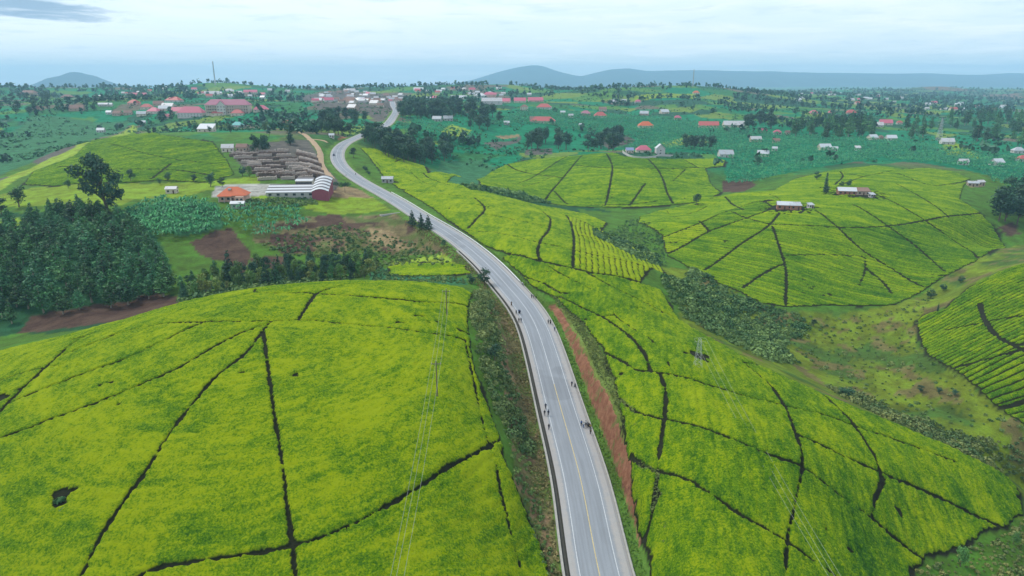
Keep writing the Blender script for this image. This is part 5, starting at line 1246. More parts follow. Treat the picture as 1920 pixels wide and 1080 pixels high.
# school: long two storey block with a centre gable
c, s = at_px(430, 213)
w = 80 * s; r = empty('school_building', c, 0.02); d, h = 15.0, 13.5
MB().box(-w / 2, w / 2, -d / 2, d / 2, -3, h).build('wall', WALL['cream'], r)
roof_mesh('hip', w, d, h + .06, 8.5, 1.2).build('roof', ROOF['lilac'], r)
gx0, gx1 = -w * .22, -w * .02; gm = (gx0 + gx1) / 2
m_ = MB().box(gx0, gx1, -d / 2 - 2.4, -d / 2 + .05, -3, h); m_.add([(gx0, -d / 2 - 2.4, h), (gx1, -d / 2 - 2.4, h), (gm, -d / 2 - 2.4, h + 6.2)], [(0, 1, 2)]); m_.build('gable_bay', WALL['white'], r)
m_ = MB(); yb, yf = 0.0, -d / 2 - 3.0; e = .6
m_.add([(gx0 - e, yf, h - .4), (gm, yf, h + 6.7), (gm, yb, h + 6.7), (gx0 - e, yb, h - .4), (gx1 + e, yf, h - .4), (gx1 + e, yb, h - .4), (gx0 - e, yf, h - .6), (gm, yf, h + 6.45), (gx1 + e, yf, h - .6)], [(0, 1, 2, 3), (1, 4, 5, 2), (6, 7, 1, 0), (7, 8, 4, 1)])
m_.build('gable_roof', ROOF['lilac'], r)
for z in (1.0, 5.4, 9.8):
    win_row(r, np.linspace(gx0 + 2, gx1 - 2, 3), -d / 2 - 2.4, z, z + 1.7, .8)
    win_row(r, np.linspace(-w / 2 + 3, gx0 - 3, 6), -d / 2 - .02, z, z + 1.8, .9)
    win_row(r, np.linspace(gx1 + 3, w / 2 - 3, 9), -d / 2 - .02, z, z + 1.8, .9)
for x0_, x1_ in ((-w / 2, gx0), (gx1, w / 2)): MB().box(x0_ + .2, x1_ - .2, -d / 2 - 1.6, -d / 2 - .02, 4.0, 4.5).build('balcony', WALL['tan'], r); MB().box(x0_ + .2, x1_ - .2, -d / 2 - 1.6, -d / 2 - .02, 8.5, 9.0).build('balcony', WALL['tan'], r)
for x in list(np.linspace(-w / 2 + .6, gx0 - 1.2, 6)) + list(np.linspace(gx1 + 1.2, w / 2 - .6, 9)): MB().box(x - .16, x + .16, -d / 2 - 1.6, -d / 2 - 1.25, -2, h).build('column', WALL['white'], r)
tag(r, 'long three storey school block with a lilac hip roof and centre gable', 'school')
for u, lab in ((410, 'low red roofed porch house in front of the gable of the school'), (446, 'low red roofed house in front of the long wing of the school')): house(u, 216, 22, 'hip', 'red', 'cream', lab, rot=0.05)
# maroon hall
c, s = at_px(361, 219); w = 48 * s
r = house(361, 219, 48, 'hip', 'pink', 'white', 'hall with a steep maroon hip roof and white end wall beside the school', rot=-.05, ratio=.5, rise=9.5, windows=8, storeys=2, name='hall', cat='hall')
house(337, 212, 26, 'gable', 'pink', 'cream', 'maroon roofed wing behind the steep maroon hall', rot=-.05)
# walled homestead on the tea hill
c, s = at_px(1212, 291)
house(1180, 287, 14, 'gable', 'blue', 'cream', 'blue grey roofed house in the corner of the walled homestead', rot=.1)
house(1206, 286, 27, 'hip', 'pink', 'cream', 'maroon roofed house inside the walled homestead', rot=0)
house(1237, 289, 15, 'gable', 'white', 'white', 'white two storey house with a gable roof in the walled homestead', rot=1.57, ratio=1.1, storeys=2)
wl_pts = densify(cast([(1168,284),(1176,292),(1185,296),(1210,298),(1228,296),(1236,293),(1262,294)]), 3.0)
wr = empty('compound_wall', (*wl_pts[0], float(ground_z(wl_pts[:1, 0], wl_pts[:1, 1])[0])))
for i in range(len(wl_pts) - 1):
    a_, b_ = wl_pts[i], wl_pts[i + 1]; za = float(ground_z(a_[:1], a_[1:])[0]) - wr.location.z; zb = float(ground_z(b_[:1], b_[1:])[0]) - wr.location.z
    a_ = a_ - np.array(wr.location)[:2]; b_ = b_ - np.array(wr.location)[:2]; n_ = np.array([-(b_ - a_)[1], (b_ - a_)[0]]); n_ = n_ / np.linalg.norm(n_) * .12
    v_ = [(*(a_ - n_), za - 1), (*(b_ - n_), zb - 1), (*(b_ + n_), zb - 1), (*(a_ + n_), za - 1), (*(a_ - n_), za + 2.3), (*(b_ - n_), zb + 2.3), (*(b_ + n_), zb + 2.3), (*(a_ + n_), za + 2.3)]
    MB().add(v_, [(0, 1, 5, 4), (2, 3, 7, 6), (4, 5, 6, 7), (0, 4, 7, 3), (1, 2, 6, 5)]).build('wall_panel', WALL['white'], wr)
tag(wr, 'long white boundary wall in front of the homestead on the tea hill', 'wall')
# farmhouses on the broad tea hill
def farmhouse(u, v, w, d, rf, lab, wall='brick', rot=0.1, h=2.7, kd='gable', dx=0, dy=0):
    c = cast([(u, v)])[0]; return house(0, 0, 20, kd, rf, wall, lab, at=(c[0] + dx, c[1] + dy, c[2]), wide=w, ratio=d / w, rot=rot, windows=4, name='farmhouse')
farmhouse(1470, 391, 9.5, 6.5, 'white', 'brick farmhouse with a bright iron roof below the earth yard', rot=-.25); farmhouse(1488, 391, 7.0, 5.0, 'zinc', 'low brick annexe with a grey roof joined to the smaller farmhouse', rot=-.1, kd='shed', dy=-2)
farmhouse(1586, 364, 12.5, 7.5, 'white', 'brick farmhouse with a bright iron roof next to the cypress', rot=-.2); farmhouse(1614, 365, 11.5, 6.0, 'brown', 'long bare clay brick house beside the larger farmhouse', 'tan', rot=-.12, kd='shed', dy=1)
farmhouse(1634, 370, 3.4, 3.0, 'zinc', 'tiny grey outhouse below the long clay brick house', 'grey', rot=.2, kd='shed'); farmhouse(1519, 390, 3.4, 3.0, 'zinc', 'tiny white outhouse beside the smaller farmhouse', 'white', rot=.2, kd='shed')
farmhouse(1823, 349, 8.0, 5.0, 'zinc', 'tumbledown hut with patched roof below the tea crest by the dark grove', 'tan', rot=-.3); farmhouse(1836, 347, 7.0, 5.0, 'white', 'second tumbledown hut with a bright patched roof by the dark grove', 'tan', rot=.3)
farmhouse(323, 362, 6.5, 4.5, 'white', 'small white roofed shelter at the edge of the banana grove', 'cream', rot=.1); farmhouse(447, 390, 7.5, 3.5, 'white', 'low white roofed shed among the bananas below the orange roofed house', 'grey', rot=.05)
# striped roof sheds by the yard
def striped_shed(u, v, w, d, n_strip, wallm, lab, rot, h, rise, arch=False, name='factory_shed'):
    """a shed whose roof climbs towards the back, bright sheets alternating with dull ones"""
    c = cast([(u, v)])[0]; r = empty(name, c, rot)
    def crown(x): return (w * .16 * (1 - (2 * x / w) ** 2)) if arch else 0.0
    xs_ = [-w / 2 + w * i / 10 for i in range(11)]
    m = MB(); F_ = [(x, -d / 2, h + crown(x)) for x in xs_]; K_ = [(x, d / 2, h + rise + crown(x)) for x in xs_]
    m.add([(x, -d / 2, -2.5) for x in xs_] + F_, [(i, i + 1, i + 12, i + 11) for i in range(10)]); m.add([(x, d / 2, -2.5) for x in xs_] + K_, [(i + 1, i, i + 11, i + 12) for i in range(10)])
    for x in (-w / 2, w / 2): m.add([(x, -d / 2, -2.5), (x, d / 2, -2.5), (x, d / 2, h + rise), (x, -d / 2, h)], [(0, 1, 2, 3)])
    m.build('wall', wallm, r)
    for j in range(n_strip):
        for a_, b_, lift, nm, mt in ((0.0, 0.56, .30, 'roof_sheet', ROOF['white']), (0.54, 1.02, .12, 'roof_gap', ROOF['dull'])):
            y0_, y1_ = -d / 2 + d * (j + a_) / n_strip, -d / 2 + d * (j + b_) / n_strip; m2 = MB(); e = w / 2 + .4
            xx_ = [-e + 2 * e * i / 8 for i in range(9)]; vs_ = []
            for x in xx_:
                for y in (y0_, y1_): vs_.append((x, y, h + rise * (y + d / 2) / d + crown(max(-w / 2, min(w / 2, x))) + lift))
            low = [(x, y, z - .1) for x, y, z in vs_]
            m2.add(vs_ + low, [(2 * i, 2 * i + 2, 2 * i + 3, 2 * i + 1) for i in range(8)] + [(2 * i + 18, 2 * i + 20, 2 * i + 2, 2 * i) for i in range(8)])
            m2.build(nm, mt, r)
    if not arch:
        for k in range(6):
            x = -w / 2 + w * (k + .5) / 6; MB().box(x - .9, x + .9, -d / 2 - .06, -d / 2 + .05, .8, 2.2).build('window', pane, r)
    return tag(r, lab, 'shed')
striped_shed(549, 366, 30.0, 13.0, 3, WALL['grey'], 'long factory shed with bright white roof strips beside the hedge', 0.08, 2.6, 3.4)
striped_shed(606, 367, 10.0, 22.0, 5, WALL['maroon'], 'shed with a maroon rounded end wall and white roof strips', 0.10, 4.2, 6.0, True)
striped_shed(572, 346, 11.0, 7.0, 1, WALL['cream'], 'small shed with a plain bright roof between the yard and the striped sheds', 0.05, 2.6, 1.6)
house(509, 362, 11, 'shed', 'zinc', 'white', 'white gatehouse at the end of the striped sheds', rot=.1, ratio=.5)
house(528, 356, 10, 'shed', 'zinc', 'grey', 'grey store beside the white gatehouse', rot=.1, ratio=.8)

# firewood stacks in the yard
log_m = plain('split_firewood', (0.54, 0.46, 0.40), 0.95, 0.45, 1.4); logd_m = plain('shaded_firewood', (0.20, 0.145, 0.115), 0.95, 0.45, 1.4)  # pale and dark rows paint in the lit tops and shaded faces
def stack_proto(L, seed, mat):
    r = np.random.default_rng(seed); mb = MB(); y = -L / 2
    while y < L / 2:
        hgt = 1.5 + .5 * r.random(); z = 0
        while z < hgt:
            q = .13 + .14 * r.random(); ln = .75 + .35 * r.random()
            mb.tube([(y + q + r.normal(0, .05), -ln, z + q), (y + q + r.normal(0, .05), ln, z + q)], q, 5); z += q * 1.75
        y += .42
    root = empty('firewood_stack', (0, 0, 0)); o = mb.build('logs', mat, root); o['kind'] = 'stuff'
    MB().box(-L / 2, L / 2, -.5, -.35, -.4, .04).build('bearer', wood, root); MB().box(-L / 2, L / 2, .35, .5, -.4, .04).build('bearer', wood, root)
    return root
protos = [[stack_proto(11, 1, log_m), 0], [stack_proto(15, 2, logd_m), 0], [stack_proto(9, 3, log_m), 0]]
def place_stack(x, y, rz, k, lab, grp):
    p = protos[k % 3]; o = p[0] if not p[1] else copy_tree(p[0]); p[1] = 1
    o.name = 'firewood_stack'; z = float(ground_z(np.array([x]), np.array([y]))[0]); o.location = (x, y, z + .1); o.rotation_euler = (0, 0, rz); o.scale = (.8 + .5 * tr_rng.random(), 1.2, .9 + .6 * tr_rng.random()); tag(o, lab, 'firewood stack', grp)
k = 0
for i in range(13):
    f_ = i / 12.0
    A_, B_ = cast([(430 + 62 * f_, 290 + 48 * f_)])[0], cast([(540 + 50 * f_, 285 + 53 * f_)])[0]
    L_ = float(np.hypot(*(B_ - A_)[:2])); n_ = int(L_ / 11.5); ang = math.atan2((B_ - A_)[1], (B_ - A_)[0])
    for j in range(n_):
        p_ = A_ + (B_ - A_) * (j + .5 + .12 * tr_rng.normal()) / n_
        place_stack(p_[0], p_[1] + tr_rng.normal() * 1.8, ang + tr_rng.normal() * .07, (i % 2) if tr_rng.random() < .8 else 2, 'long stack of split firewood in the crowded rows of the yard', 'firewood rows of the yard'); k += 1
for i in range(8):
    f_ = i / 7.0
    for j in range(3):
        p_ = cast([(562 + 12 * j + 16 * f_, 288 + 5 * f_ * 8 + 3 * j)])[0]
        place_stack(p_[0], p_[1], 2.2 + .05 * tr_rng.normal(), i % 2, 'firewood stack set slantwise along the track side of the yard', 'slanting firewood stacks'); k += 1

# ------------------------------------------------------------------ masts, poles and wires
def lattice(name, c, H, w0, w1, n_, rad, label, cat, arms=()):
    root = empty(name, c)
    for sx in (-1, 1):
        for sy in (-1, 1): MB().tube([(sx * w0, sy * w0, -1), (sx * w0, sy * w0, 0), (sx * w1, sy * w1, H)], rad, 5).build('leg', steel, root)
    for i in range(n_):
        z0, z1 = H * i / n_, H * (i + 1) / n_; a, b = w0 + (w1 - w0) * i / n_, w0 + (w1 - w0) * (i + 1) / n_
        mb = MB()
        for k in range(4):
            P = [(-1, -1), (1, -1), (1, 1), (-1, 1)]; p, q = P[k], P[(k + 1) % 4]
            mb.tube([(p[0] * a, p[1] * a, z0), (q[0] * b, q[1] * b, z1)], rad * .6, 4); mb.tube([(q[0] * a, q[1] * a, z0), (p[0] * b, p[1] * b, z1)], rad * .6, 4); mb.tube([(p[0] * b, p[1] * b, z1), (q[0] * b, q[1] * b, z1)], rad * .6, 4)
        mb.build('bracing', steel, root)
    for z, l in arms: MB().tube([(-l, 0, z), (0, 0, z + l * .22), (l, 0, z)], rad * .9, 5).build('cross_arm', steel, root)
    return tag(root, label, cat)
c = cast([(404,160)])[0]
m_ = lattice('radio_mast', c, 41 * 2400 / 1280 * c[1] / 2400, 1.6, .9, 16, .32, 'tall thin radio mast on the far hill behind the school', 'mast')
c = cast([(1299,163)])[0]
lattice('radio_mast', c, 30 * c[1] / 1280, 1.3, .7, 14, .26, 'thin radio mast on the treed far hill below the mountains', 'mast')
c = cast([(1760,264)])[0]
lattice('pylon', c, 40 * c[1] / 1280, 3.2, .6, 9, .15, 'steel lattice pylon standing in front of the wide wood', 'pylon', ((30, 5), (26, 6), (22, 5)))
c = cast([(1308,690)])[0]
lattice('lattice_tower', c, 8.6, 1.0, .3, 6, .024, 'small steel lattice tower in the dark patch of the slope tea', 'pylon', ((8.6, 1.6), (7.6, 1.6)))
tw = Vector(c)
wire_m = plain('wire', (0.30, 0.32, 0.28), 0.6, 0.2, 1.0)
def pole(u, v, H, label, at=None):
    c = cast([(u, v)])[0] if at is None else at
    r = empty('power_pole', c); MB().tube([(0, 0, -1), (0, 0, H)], [.16, .10], 8).build('post', wood, r)
    MB().box(-1.1, 1.1, -.07, .07, H - .75, H - .6).build('cross_arm', wood, r)
    for x in (-1, 0, 1): MB().tube([(x, 0, H - .6 if x else H), (x, 0, H - .42 if x else H + .2)], .06, 6).build('insulator', WALL['white'], r)
    return tag(r, label, 'power pole')
def wire(a, b, sag, label, group, rad=.022):
    a, b = Vector(a), Vector(b); pts = []
    for i in range(21):
        t = i / 20; p = a.lerp(b, t); p.z -= sag * 4 * t * (1 - t); pts.append(p - a)
    r = MB().tube(pts, rad, 4, False).build('power_line', wire_m); r.location = a; return tag(r, label, 'wire', group)
P1 = pole(838, 594, 8.5, 'power pole near the crest of the big tea hill'); P2 = pole(820, 748, 9.0, 'power pole standing amid the tea on the near face of the big hill')
p3c = cast([(738, 1260, 78)])[0]; P3 = pole(0, 0, 9.0, 'power pole at the foot of the big tea hill', p3c)
for x, dz in ((-1, -.42), (0, .2), (1, -.42)):
    a_, b_, d_ = [Vector((q.location.x + x, q.location.y, q.location.z + h + dz)) for q, h in ((P1, 8.5), (P2, 9.0), (P3, 9.0))]
    wire(a_, b_, 1.0, 'thin power line strung between the two poles on the big tea hill', 'wires between the hill poles'); wire(b_, d_, 1.2, 'thin power line running down from the lower pole on the big tea hill', 'wires below the hill poles')
e_ = cast([(1640, 1190, 84)])[0]; P4 = pole(0, 0, 9.0, 'power pole at the foot of the slope tea', e_)
for x in (-1.6, 0, 1.6): wire(tw + Vector((x, 0, 8.6)), Vector((e_[0] + x * .6, e_[1], e_[2] + 8.6)), 1.6, 'thin power line falling across the slope tea from the lattice tower', 'wires across the slope tea')

# white kerb rail on the outside of the long curve
i0, i1 = [int(np.argmin(np.hypot(RX - q[0], RY - q[1]))) for q in cast([(972,531),(735,362)])]
gr = empty('guard_rail', (float(RX[i0] + RN[i0, 0] * 6), float(RY[i0] + RN[i0, 1] * 6), float(RZ[i0])))
rail_m = plain('white_rail', (0.72, 0.73, 0.72), 0.5, 0.2, 0.8, 0.4)
ii = np.arange(i0, i1); base = np.array(gr.location)
v_ = []
for off, z in ((5.92, .30), (5.88, .42), (5.95, .52), (5.88, .62), (5.92, .74), (6.02, .74), (6.02, .30)): v_.append(np.stack([RX[ii] + RN[ii, 0] * off, RY[ii] + RN[ii, 1] * off, RZ[ii] + z], 1) - base)
v_ = np.stack(v_, 1); idx = np.arange(v_.shape[0] * 7).reshape(-1, 7); f_ = np.stack([idx[:-1, :-1], idx[:-1, 1:], idx[1:, 1:], idx[1:, :-1]], -1).reshape(-1, 4)
add_obj('rail', mesh_np('rail', v_.reshape(-1, 3), f_), rail_m, gr)
pm = MB().box(-.07, .07, -.07, .07, -.8, .72); pme = bpy.data.meshes.new('post'); pme.from_pydata(pm.v, [], pm.f); pme.materials.append(rail_m)
for i in range(i0, i1, 3):
    o = add_obj('post', pme, None, gr); o.location = (RX[i] + RN[i, 0] * 6.1 - base[0], RY[i] + RN[i, 1] * 6.1 - base[1], RZ[i] - base[2])
tag(gr, 'white steel guard rail along the outside of the long road curve', 'guard rail')
cul = cast([(733,402)])[0]; r = empty('culvert', cul, -0.9); MB().box(-.35, .35, -6, 6, -2, .55).build('parapet', WALL['grey'], r); MB().box(-2.5, -.36, -6, -5.6, -2, .3).build('wing_wall', WALL['grey'], r); tag(r, 'concrete culvert head wall on the road bank', 'culvert')

# ------------------------------------------------------------------ people, motorcycle, car
skin_m = plain('dark_skin', (0.075, 0.042, 0.03), 0.6, 0.15, 6.0); hair_m = plain('black_hair', (0.012, 0.010, 0.010), 0.8, 0.2, 8.0)
CLOTH = {n_: plain('cloth_' + n_, c_, 0.9, 0.2, 6.0) for n_, c_ in dict(navy=(0.02, 0.03, 0.07), black=(0.015, 0.015, 0.017), white=(0.62, 0.62, 0.60), red=(0.32, 0.03, 0.03), olive=(0.10, 0.10, 0.04), yellow=(0.45, 0.34, 0.08), blue=(0.05, 0.12, 0.30), grey=(0.16, 0.16, 0.17), brown=(0.12, 0.07, 0.04), pink=(0.45, 0.18, 0.22)).items()}
def skinned(name, joints, bones, radii, mat, parent, keep=None, sub=1):
    """grow a continuous limb surface over a skeleton"""
    me = bpy.data.meshes.new(name); names = list(joints); me.from_pydata([joints[k] for k in names], [(names.index(a), names.index(b)) for a, b in bones], [])
    o = bpy.data.objects.new(name, me); COL.objects.link(o)
    md = o.modifiers.new('skin', 'SKIN'); md.use_smooth_shade = True
    lay = me.skin_vertices[0].data if me.skin_vertices else None
    for i, k in enumerate(names):
        rr = radii[k]; lay[i].radius = rr if isinstance(rr, tuple) else (rr, rr); lay[i].use_root = (i == 0)
    if sub: o.modifiers.new('sub', 'SUBSURF').levels = sub; o.modifiers['sub'].render_levels = sub
    dg = bpy.context.evaluated_depsgraph_get(); out = bpy.data.meshes.new_from_object(o.evaluated_get(dg))
    bpy.data.objects.remove(o); out.name = name; out.materials.clear()
    return add_obj(name, out, mat, parent)
def person_proto(stride, arm, dress):
    s, a = stride, arm; root = empty('person', (0, 0, 0))
    J = dict(pelvis=(0, 0, .93), chest=(0, .02, 1.28), neck=(0, .02, 1.47), head=(0, .04, 1.60), crown=(0, .03, 1.70))
    B = [('pelvis', 'chest'), ('chest', 'neck'), ('neck', 'head'), ('head', 'crown')]
    R = dict(pelvis=(.14, .11), chest=(.15, .11), neck=.055, head=(.085, .10), crown=(.06, .075))
    for k, sg in (('l', -1), ('r', 1)):
        st = s * sg
        J.update({k + 'hip': (sg * .095, 0, .90), k + 'knee': (sg * .10, st * .5 + .05, .49), k + 'ankle': (sg * .10, st - .02 * abs(s), .10), k + 'toe': (sg * .11, st + .17, .045), k + 'sh': (sg * .19, .02, 1.40), k + 'elbow': (sg * .25, -a * sg * .5 - .02, 1.12), k + 'wrist': (sg * .24, -a * sg + .06, .90), k + 'palm': (sg * .24, -a * sg + .08, .82)})
        B += [('pelvis', k + 'hip'), (k + 'hip', k + 'knee'), (k + 'knee', k + 'ankle'), (k + 'ankle', k + 'toe'), ('chest', k + 'sh'), (k + 'sh', k + 'elbow'), (k + 'elbow', k + 'wrist'), (k + 'wrist', k + 'palm')]
        R.update({k + 'hip': .095, k + 'knee': .062, k + 'ankle': .042, k + 'toe': .035, k + 'sh': .062, k + 'elbow': .045, k + 'wrist': .03, k + 'palm': .034})
        for q in range(5):
            ang = -.5 if q == 0 else 0; dx = (.028 if q == 0 else (q - 2.5) * .012); L_ = (.05, .075, .085, .08, .065)[q]; p0 = J[k + 'palm']
            J[f'{k}f{q}'] = (p0[0] + (dx * 0.4 if q else 0), p0[1] + (q - 2) * .014 + (.03 if q == 0 else 0), p0[2] - L_ * (.5 if q == 0 else 1)); B.append((k + 'palm', f'{k}f{q}')); R[f'{k}f{q}'] = .009
    skinned('body', J, B, R, skin_m, root)
    up = {k: J[k] for k in ('pelvis', 'chest', 'lsh', 'rsh', 'lelbow', 'relbow')}; up['pelvis'] = (0, 0, .96); up['collar'] = (0, .02, 1.43)
    skinned('shirt', up, [('pelvis', 'chest'), ('chest', 'lsh'), ('chest', 'rsh'), ('lsh', 'lelbow'), ('rsh', 'relbow'), ('chest', 'collar')], dict(pelvis=(.165, .13), chest=(.175, .135), lsh=.085, rsh=.085, lelbow=.062, relbow=.062, collar=(.085, .08)), CLOTH['navy'], root)
    if dress:
        mb = MB(); n_ = 14; vs_ = []
        for z, rx, ry in ((1.02, .16, .13), (.85, .20, .16), (.55, .24, .22), (.28, .27, .27)): vs_ += [(rx * math.cos(2 * math.pi * i / n_), ry * math.sin(2 * math.pi * i / n_), z) for i in range(n_)]
        mb.add(vs_, [(j * n_ + i, j * n_ + (i + 1) % n_, (j + 1) * n_ + (i + 1) % n_, (j + 1) * n_ + i) for j in range(3) for i in range(n_)]); mb.build('skirt', CLOTH['black'], root, True)
    else:
        lo = {k: J[k] for k in ('pelvis', 'lhip', 'rhip', 'lknee', 'rknee', 'lankle', 'rankle')}
        skinned('trousers', lo, [('pelvis', 'lhip'), ('pelvis', 'rhip'), ('lhip', 'lknee'), ('rhip', 'rknee'), ('lknee', 'lankle'), ('rknee', 'rankle')], dict(pelvis=(.16, .13), lhip=.11, rhip=.11, lknee=.08, rknee=.08, lankle=.065, rankle=.065), CLOTH['black'], root)
    mb = MB(); n_ = 10; vs_ = []
    for t in range(5):
        w_ = math.pi / 2 * t / 4; vs_ += [(.098 * math.cos(w_) * math.cos(6.283 * i / n_), .015 + .115 * math.cos(w_) * math.sin(6.283 * i / n_), 1.635 + .135 * math.sin(w_)) for i in range(n_)]
    mb.add(vs_, [(j * n_ + i, j * n_ + (i + 1) % n_, (j + 1) * n_ + (i + 1) % n_, (j + 1) * n_ + i) for j in range(4) for i in range(n_)]); mb.build('hair', hair_m, root, True)
    return root
PP = [[person_proto(.24, .16, False), 0], [person_proto(-.20, -.14, False), 0], [person_proto(.10, .08, True), 0], [person_proto(.02, .03, False), 0]]
def person(u, v, k, shirt, lower, label, rz=0.0, H=1.72, group=None, off=(0, 0)):
    p = PP[k]; root = p[0] if not p[1] else copy_tree(p[0]); p[1] = 1
    c = cast([(u, v)])[0]; x, y = c[0] + off[0], c[1] + off[1]
    d_, zr_, _ = road_coords(np.array([x]), np.array([y])); ad = abs(float(d_[0]))
    z = float(np.interp(ad, [0, 1.8, 3.6, 4.6, 5.6], [.08, .06, .03, 0, -.02]) + zr_[0]) if ad < 5.7 else float(ground_z(np.array([x]), np.array([y]))[0])
    root.name = 'person'; root.location = (x, y, z); root.rotation_euler = (0, 0, rz); s = H / 1.76; root.scale = (s, s, s)
    for ch in root.children:
        key = ch.name.split('.')[0]
        m_ = {'shirt': CLOTH[shirt], 'skirt': CLOTH[lower], 'trousers': CLOTH[lower]}.get(key)
        if m_ is not None:
            ch.material_slots[0].link = 'OBJECT'; ch.material_slots[0].material = m_
    return tag(root, label, 'person', group)
# the point on the road seen under a sight line whose ray meets the carriageway
PEOPLE = [
 (1023,770,0,'navy','black','person in navy walking ahead of the pair beside the road drain',3.2),(1021,783,1,'black','grey','person in black on the drain side of the walking pair',3.2),(1028,783,3,'navy','black','person in navy on the lane side of the walking pair',3.2),(1029,809,0,'black','navy','person in black walking alone beside the road drain',3.1),
 (968,592,1,'grey','black','person in grey walking behind two others near the roadside scrub',.2),(973,591,2,'blue','black','person in a blue top and skirt near the roadside scrub',.2),(975,592,0,'navy','black','person in navy close beside the one in the blue top',.2),(973,607,3,'black','black','person in black, drain side of a close pair by the scrub',3.0),(977,607,1,'black','navy','person in black and navy, lane side of a close pair by the scrub',3.0),(959,576,2,'brown','brown','person in brown walking alone at the drain edge',.2),
 (1072,728,0,'navy','black','person in navy with one companion opposite the red bank',.1),(1078,728,2,'grey','black','person in grey and a skirt with one companion opposite the red bank',.1),
 (1090,803,1,'blue','black','person in blue at the road side end of the group below the red bank',.1),(1094,806,3,'white','blue','person in a white shirt in the group below the red bank',.1),(1098,803,0,'white','black','second person in white in the group below the red bank',.2),(1101,806,1,'grey','black','person in grey in the middle of the group below the red bank',.1),(1104,803,2,'black','black','person in a black dress in the group below the red bank',0),(1107,806,3,'yellow','grey','person in a yellow top at the grass end of the group below the red bank',.2),
 (1107,818,3,'brown','black','smaller person in brown trailing the group below the red bank',.1),
 (1028,610,0,'grey','black','person in grey, road side of a pair near the top of the red bank',.2),(1032,610,2,'olive','black','person in olive, verge side of a pair near the top of the red bank',.2),(1040,624,1,'blue','grey','person in blue walking alone near the top of the red bank',.2),
 (997,562,0,'navy','black','person in navy in the row of three by the grass verge',.2),(1001,562,3,'grey','black','person in grey in the row of three by the grass verge',.2),(1005,562,1,'black','black','person in black in the row of three by the grass verge',.2),(986,537,3,'black','black','person in black standing beside the white motorcycle',1.2),
 (649,332,3,'black','grey','person in dark clothes on the drain side of the road by the forecourt',.2),(667,330,1,'navy','black','person in dark clothes on the grass side of the road by the forecourt',.2),
]
for u, v, k, sh, lo, lab, rz in PEOPLE: person(u, v, k, sh, lo, lab, rz, 1.5 if 'smaller' in lab else 1.66 + .1 * tr_rng.random())
for p in PP:
    if not p[1]:
        for ch in list(p[0].children): bpy.data.objects.remove(ch)
        bpy.data.objects.remove(p[0])
def ring(cx, cz, R_, r_, x0, n_=20):
    mb = MB(); vs_ = []
    for i in range(n_):
        for j in range(6):
            a, b = 6.283 * i / n_, 6.283 * j / 6; q = R_ + r_ * math.cos(b); vs_.append((x0 + r_ * math.sin(b), cx + q * math.cos(a), cz + q * math.sin(a)))
    mb.add(vs_, [(i * 6 + j, ((i + 1) % n_) * 6 + j, ((i + 1) % n_) * 6 + (j + 1) % 6, i * 6 + (j + 1) % 6) for i in range(n_) for j in range(6)]); return mb
rubber = plain('rubber', (0.02, 0.02, 0.02), 0.85, 0.2, 4.0); white_paint = plain('white_bike_paint', (0.75, 0.76, 0.78), 0.35, 0.1, 2.0, 0.5); blue_paint = plain('dark_car_paint', (0.02, 0.03, 0.07), 0.3, 0.15, 1.0, 0.5)
def road_pt(u, v):
    c = cast([(u, v)])[0]; d_, z_, _ = road_coords(c[:1], c[1:2]); return (float(c[0]), float(c[1]), float(z_[0]) + .02)
mc = empty('motorcycle', road_pt(980, 537), 0.45)
for y in (-.62, .62):
    w_ = ring(y, .31, .26, .055, 0).build('wheel', rubber, mc, True); MB().tube([(-.07, y, .31), (.07, y, .31)], .05, 8).build('hub', steel, w_)
    MB().tube([(0, y, .06), (0, y, .56)], .012, 4).build('spoke', steel, w_); MB().tube([(0, y - .25, .31), (0, y + .25, .31)], .012, 4).build('spoke', steel, w_)
MB().tube([(-.07, .62, .31), (-.07, .42, .85), (0, .40, .95)], .03, 6).build('fork', steel, mc); MB().tube([(.07, .62, .31), (.07, .42, .85), (0, .40, .95)], .03, 6).build('fork', steel, mc)
MB().tube([(-.35, .32, 1.02), (0, .40, .98), (.35, .32, 1.02)], .018, 6).build('handlebar', dark_steel, mc)
MB().tube([(0, .36, .84), (0, .15, .92), (0, -.12, .84)], [.07, .16, .08], 8).build('fuel_tank', white_paint, mc, True); MB().tube([(0, -.05, .82), (0, -.4, .82), (0, -.75, .88)], [.1, .13, .08], 8).build('seat', rubber, mc, True)
MB().box(-.13, .13, -.2, .22, .25, .58).build('engine', dark_steel, mc); MB().tube([(.14, 0, .3), (.15, -.4, .32), (.15, -.8, .42)], .04, 6).build('exhaust', steel, mc); MB().tube([(0, .47, .88), (0, .58, .88)], .09, 8).build('headlight', white_paint, mc)
MB().tube([(0, -.62, .60), (0, -.8, .66), (0, -.95, .55)], [.06, .09, .03], 6).build('mudguard', white_paint, mc, True)
tag(mc, 'white motorcycle parked on the road shoulder at the end of the guard rail', 'motorcycle')
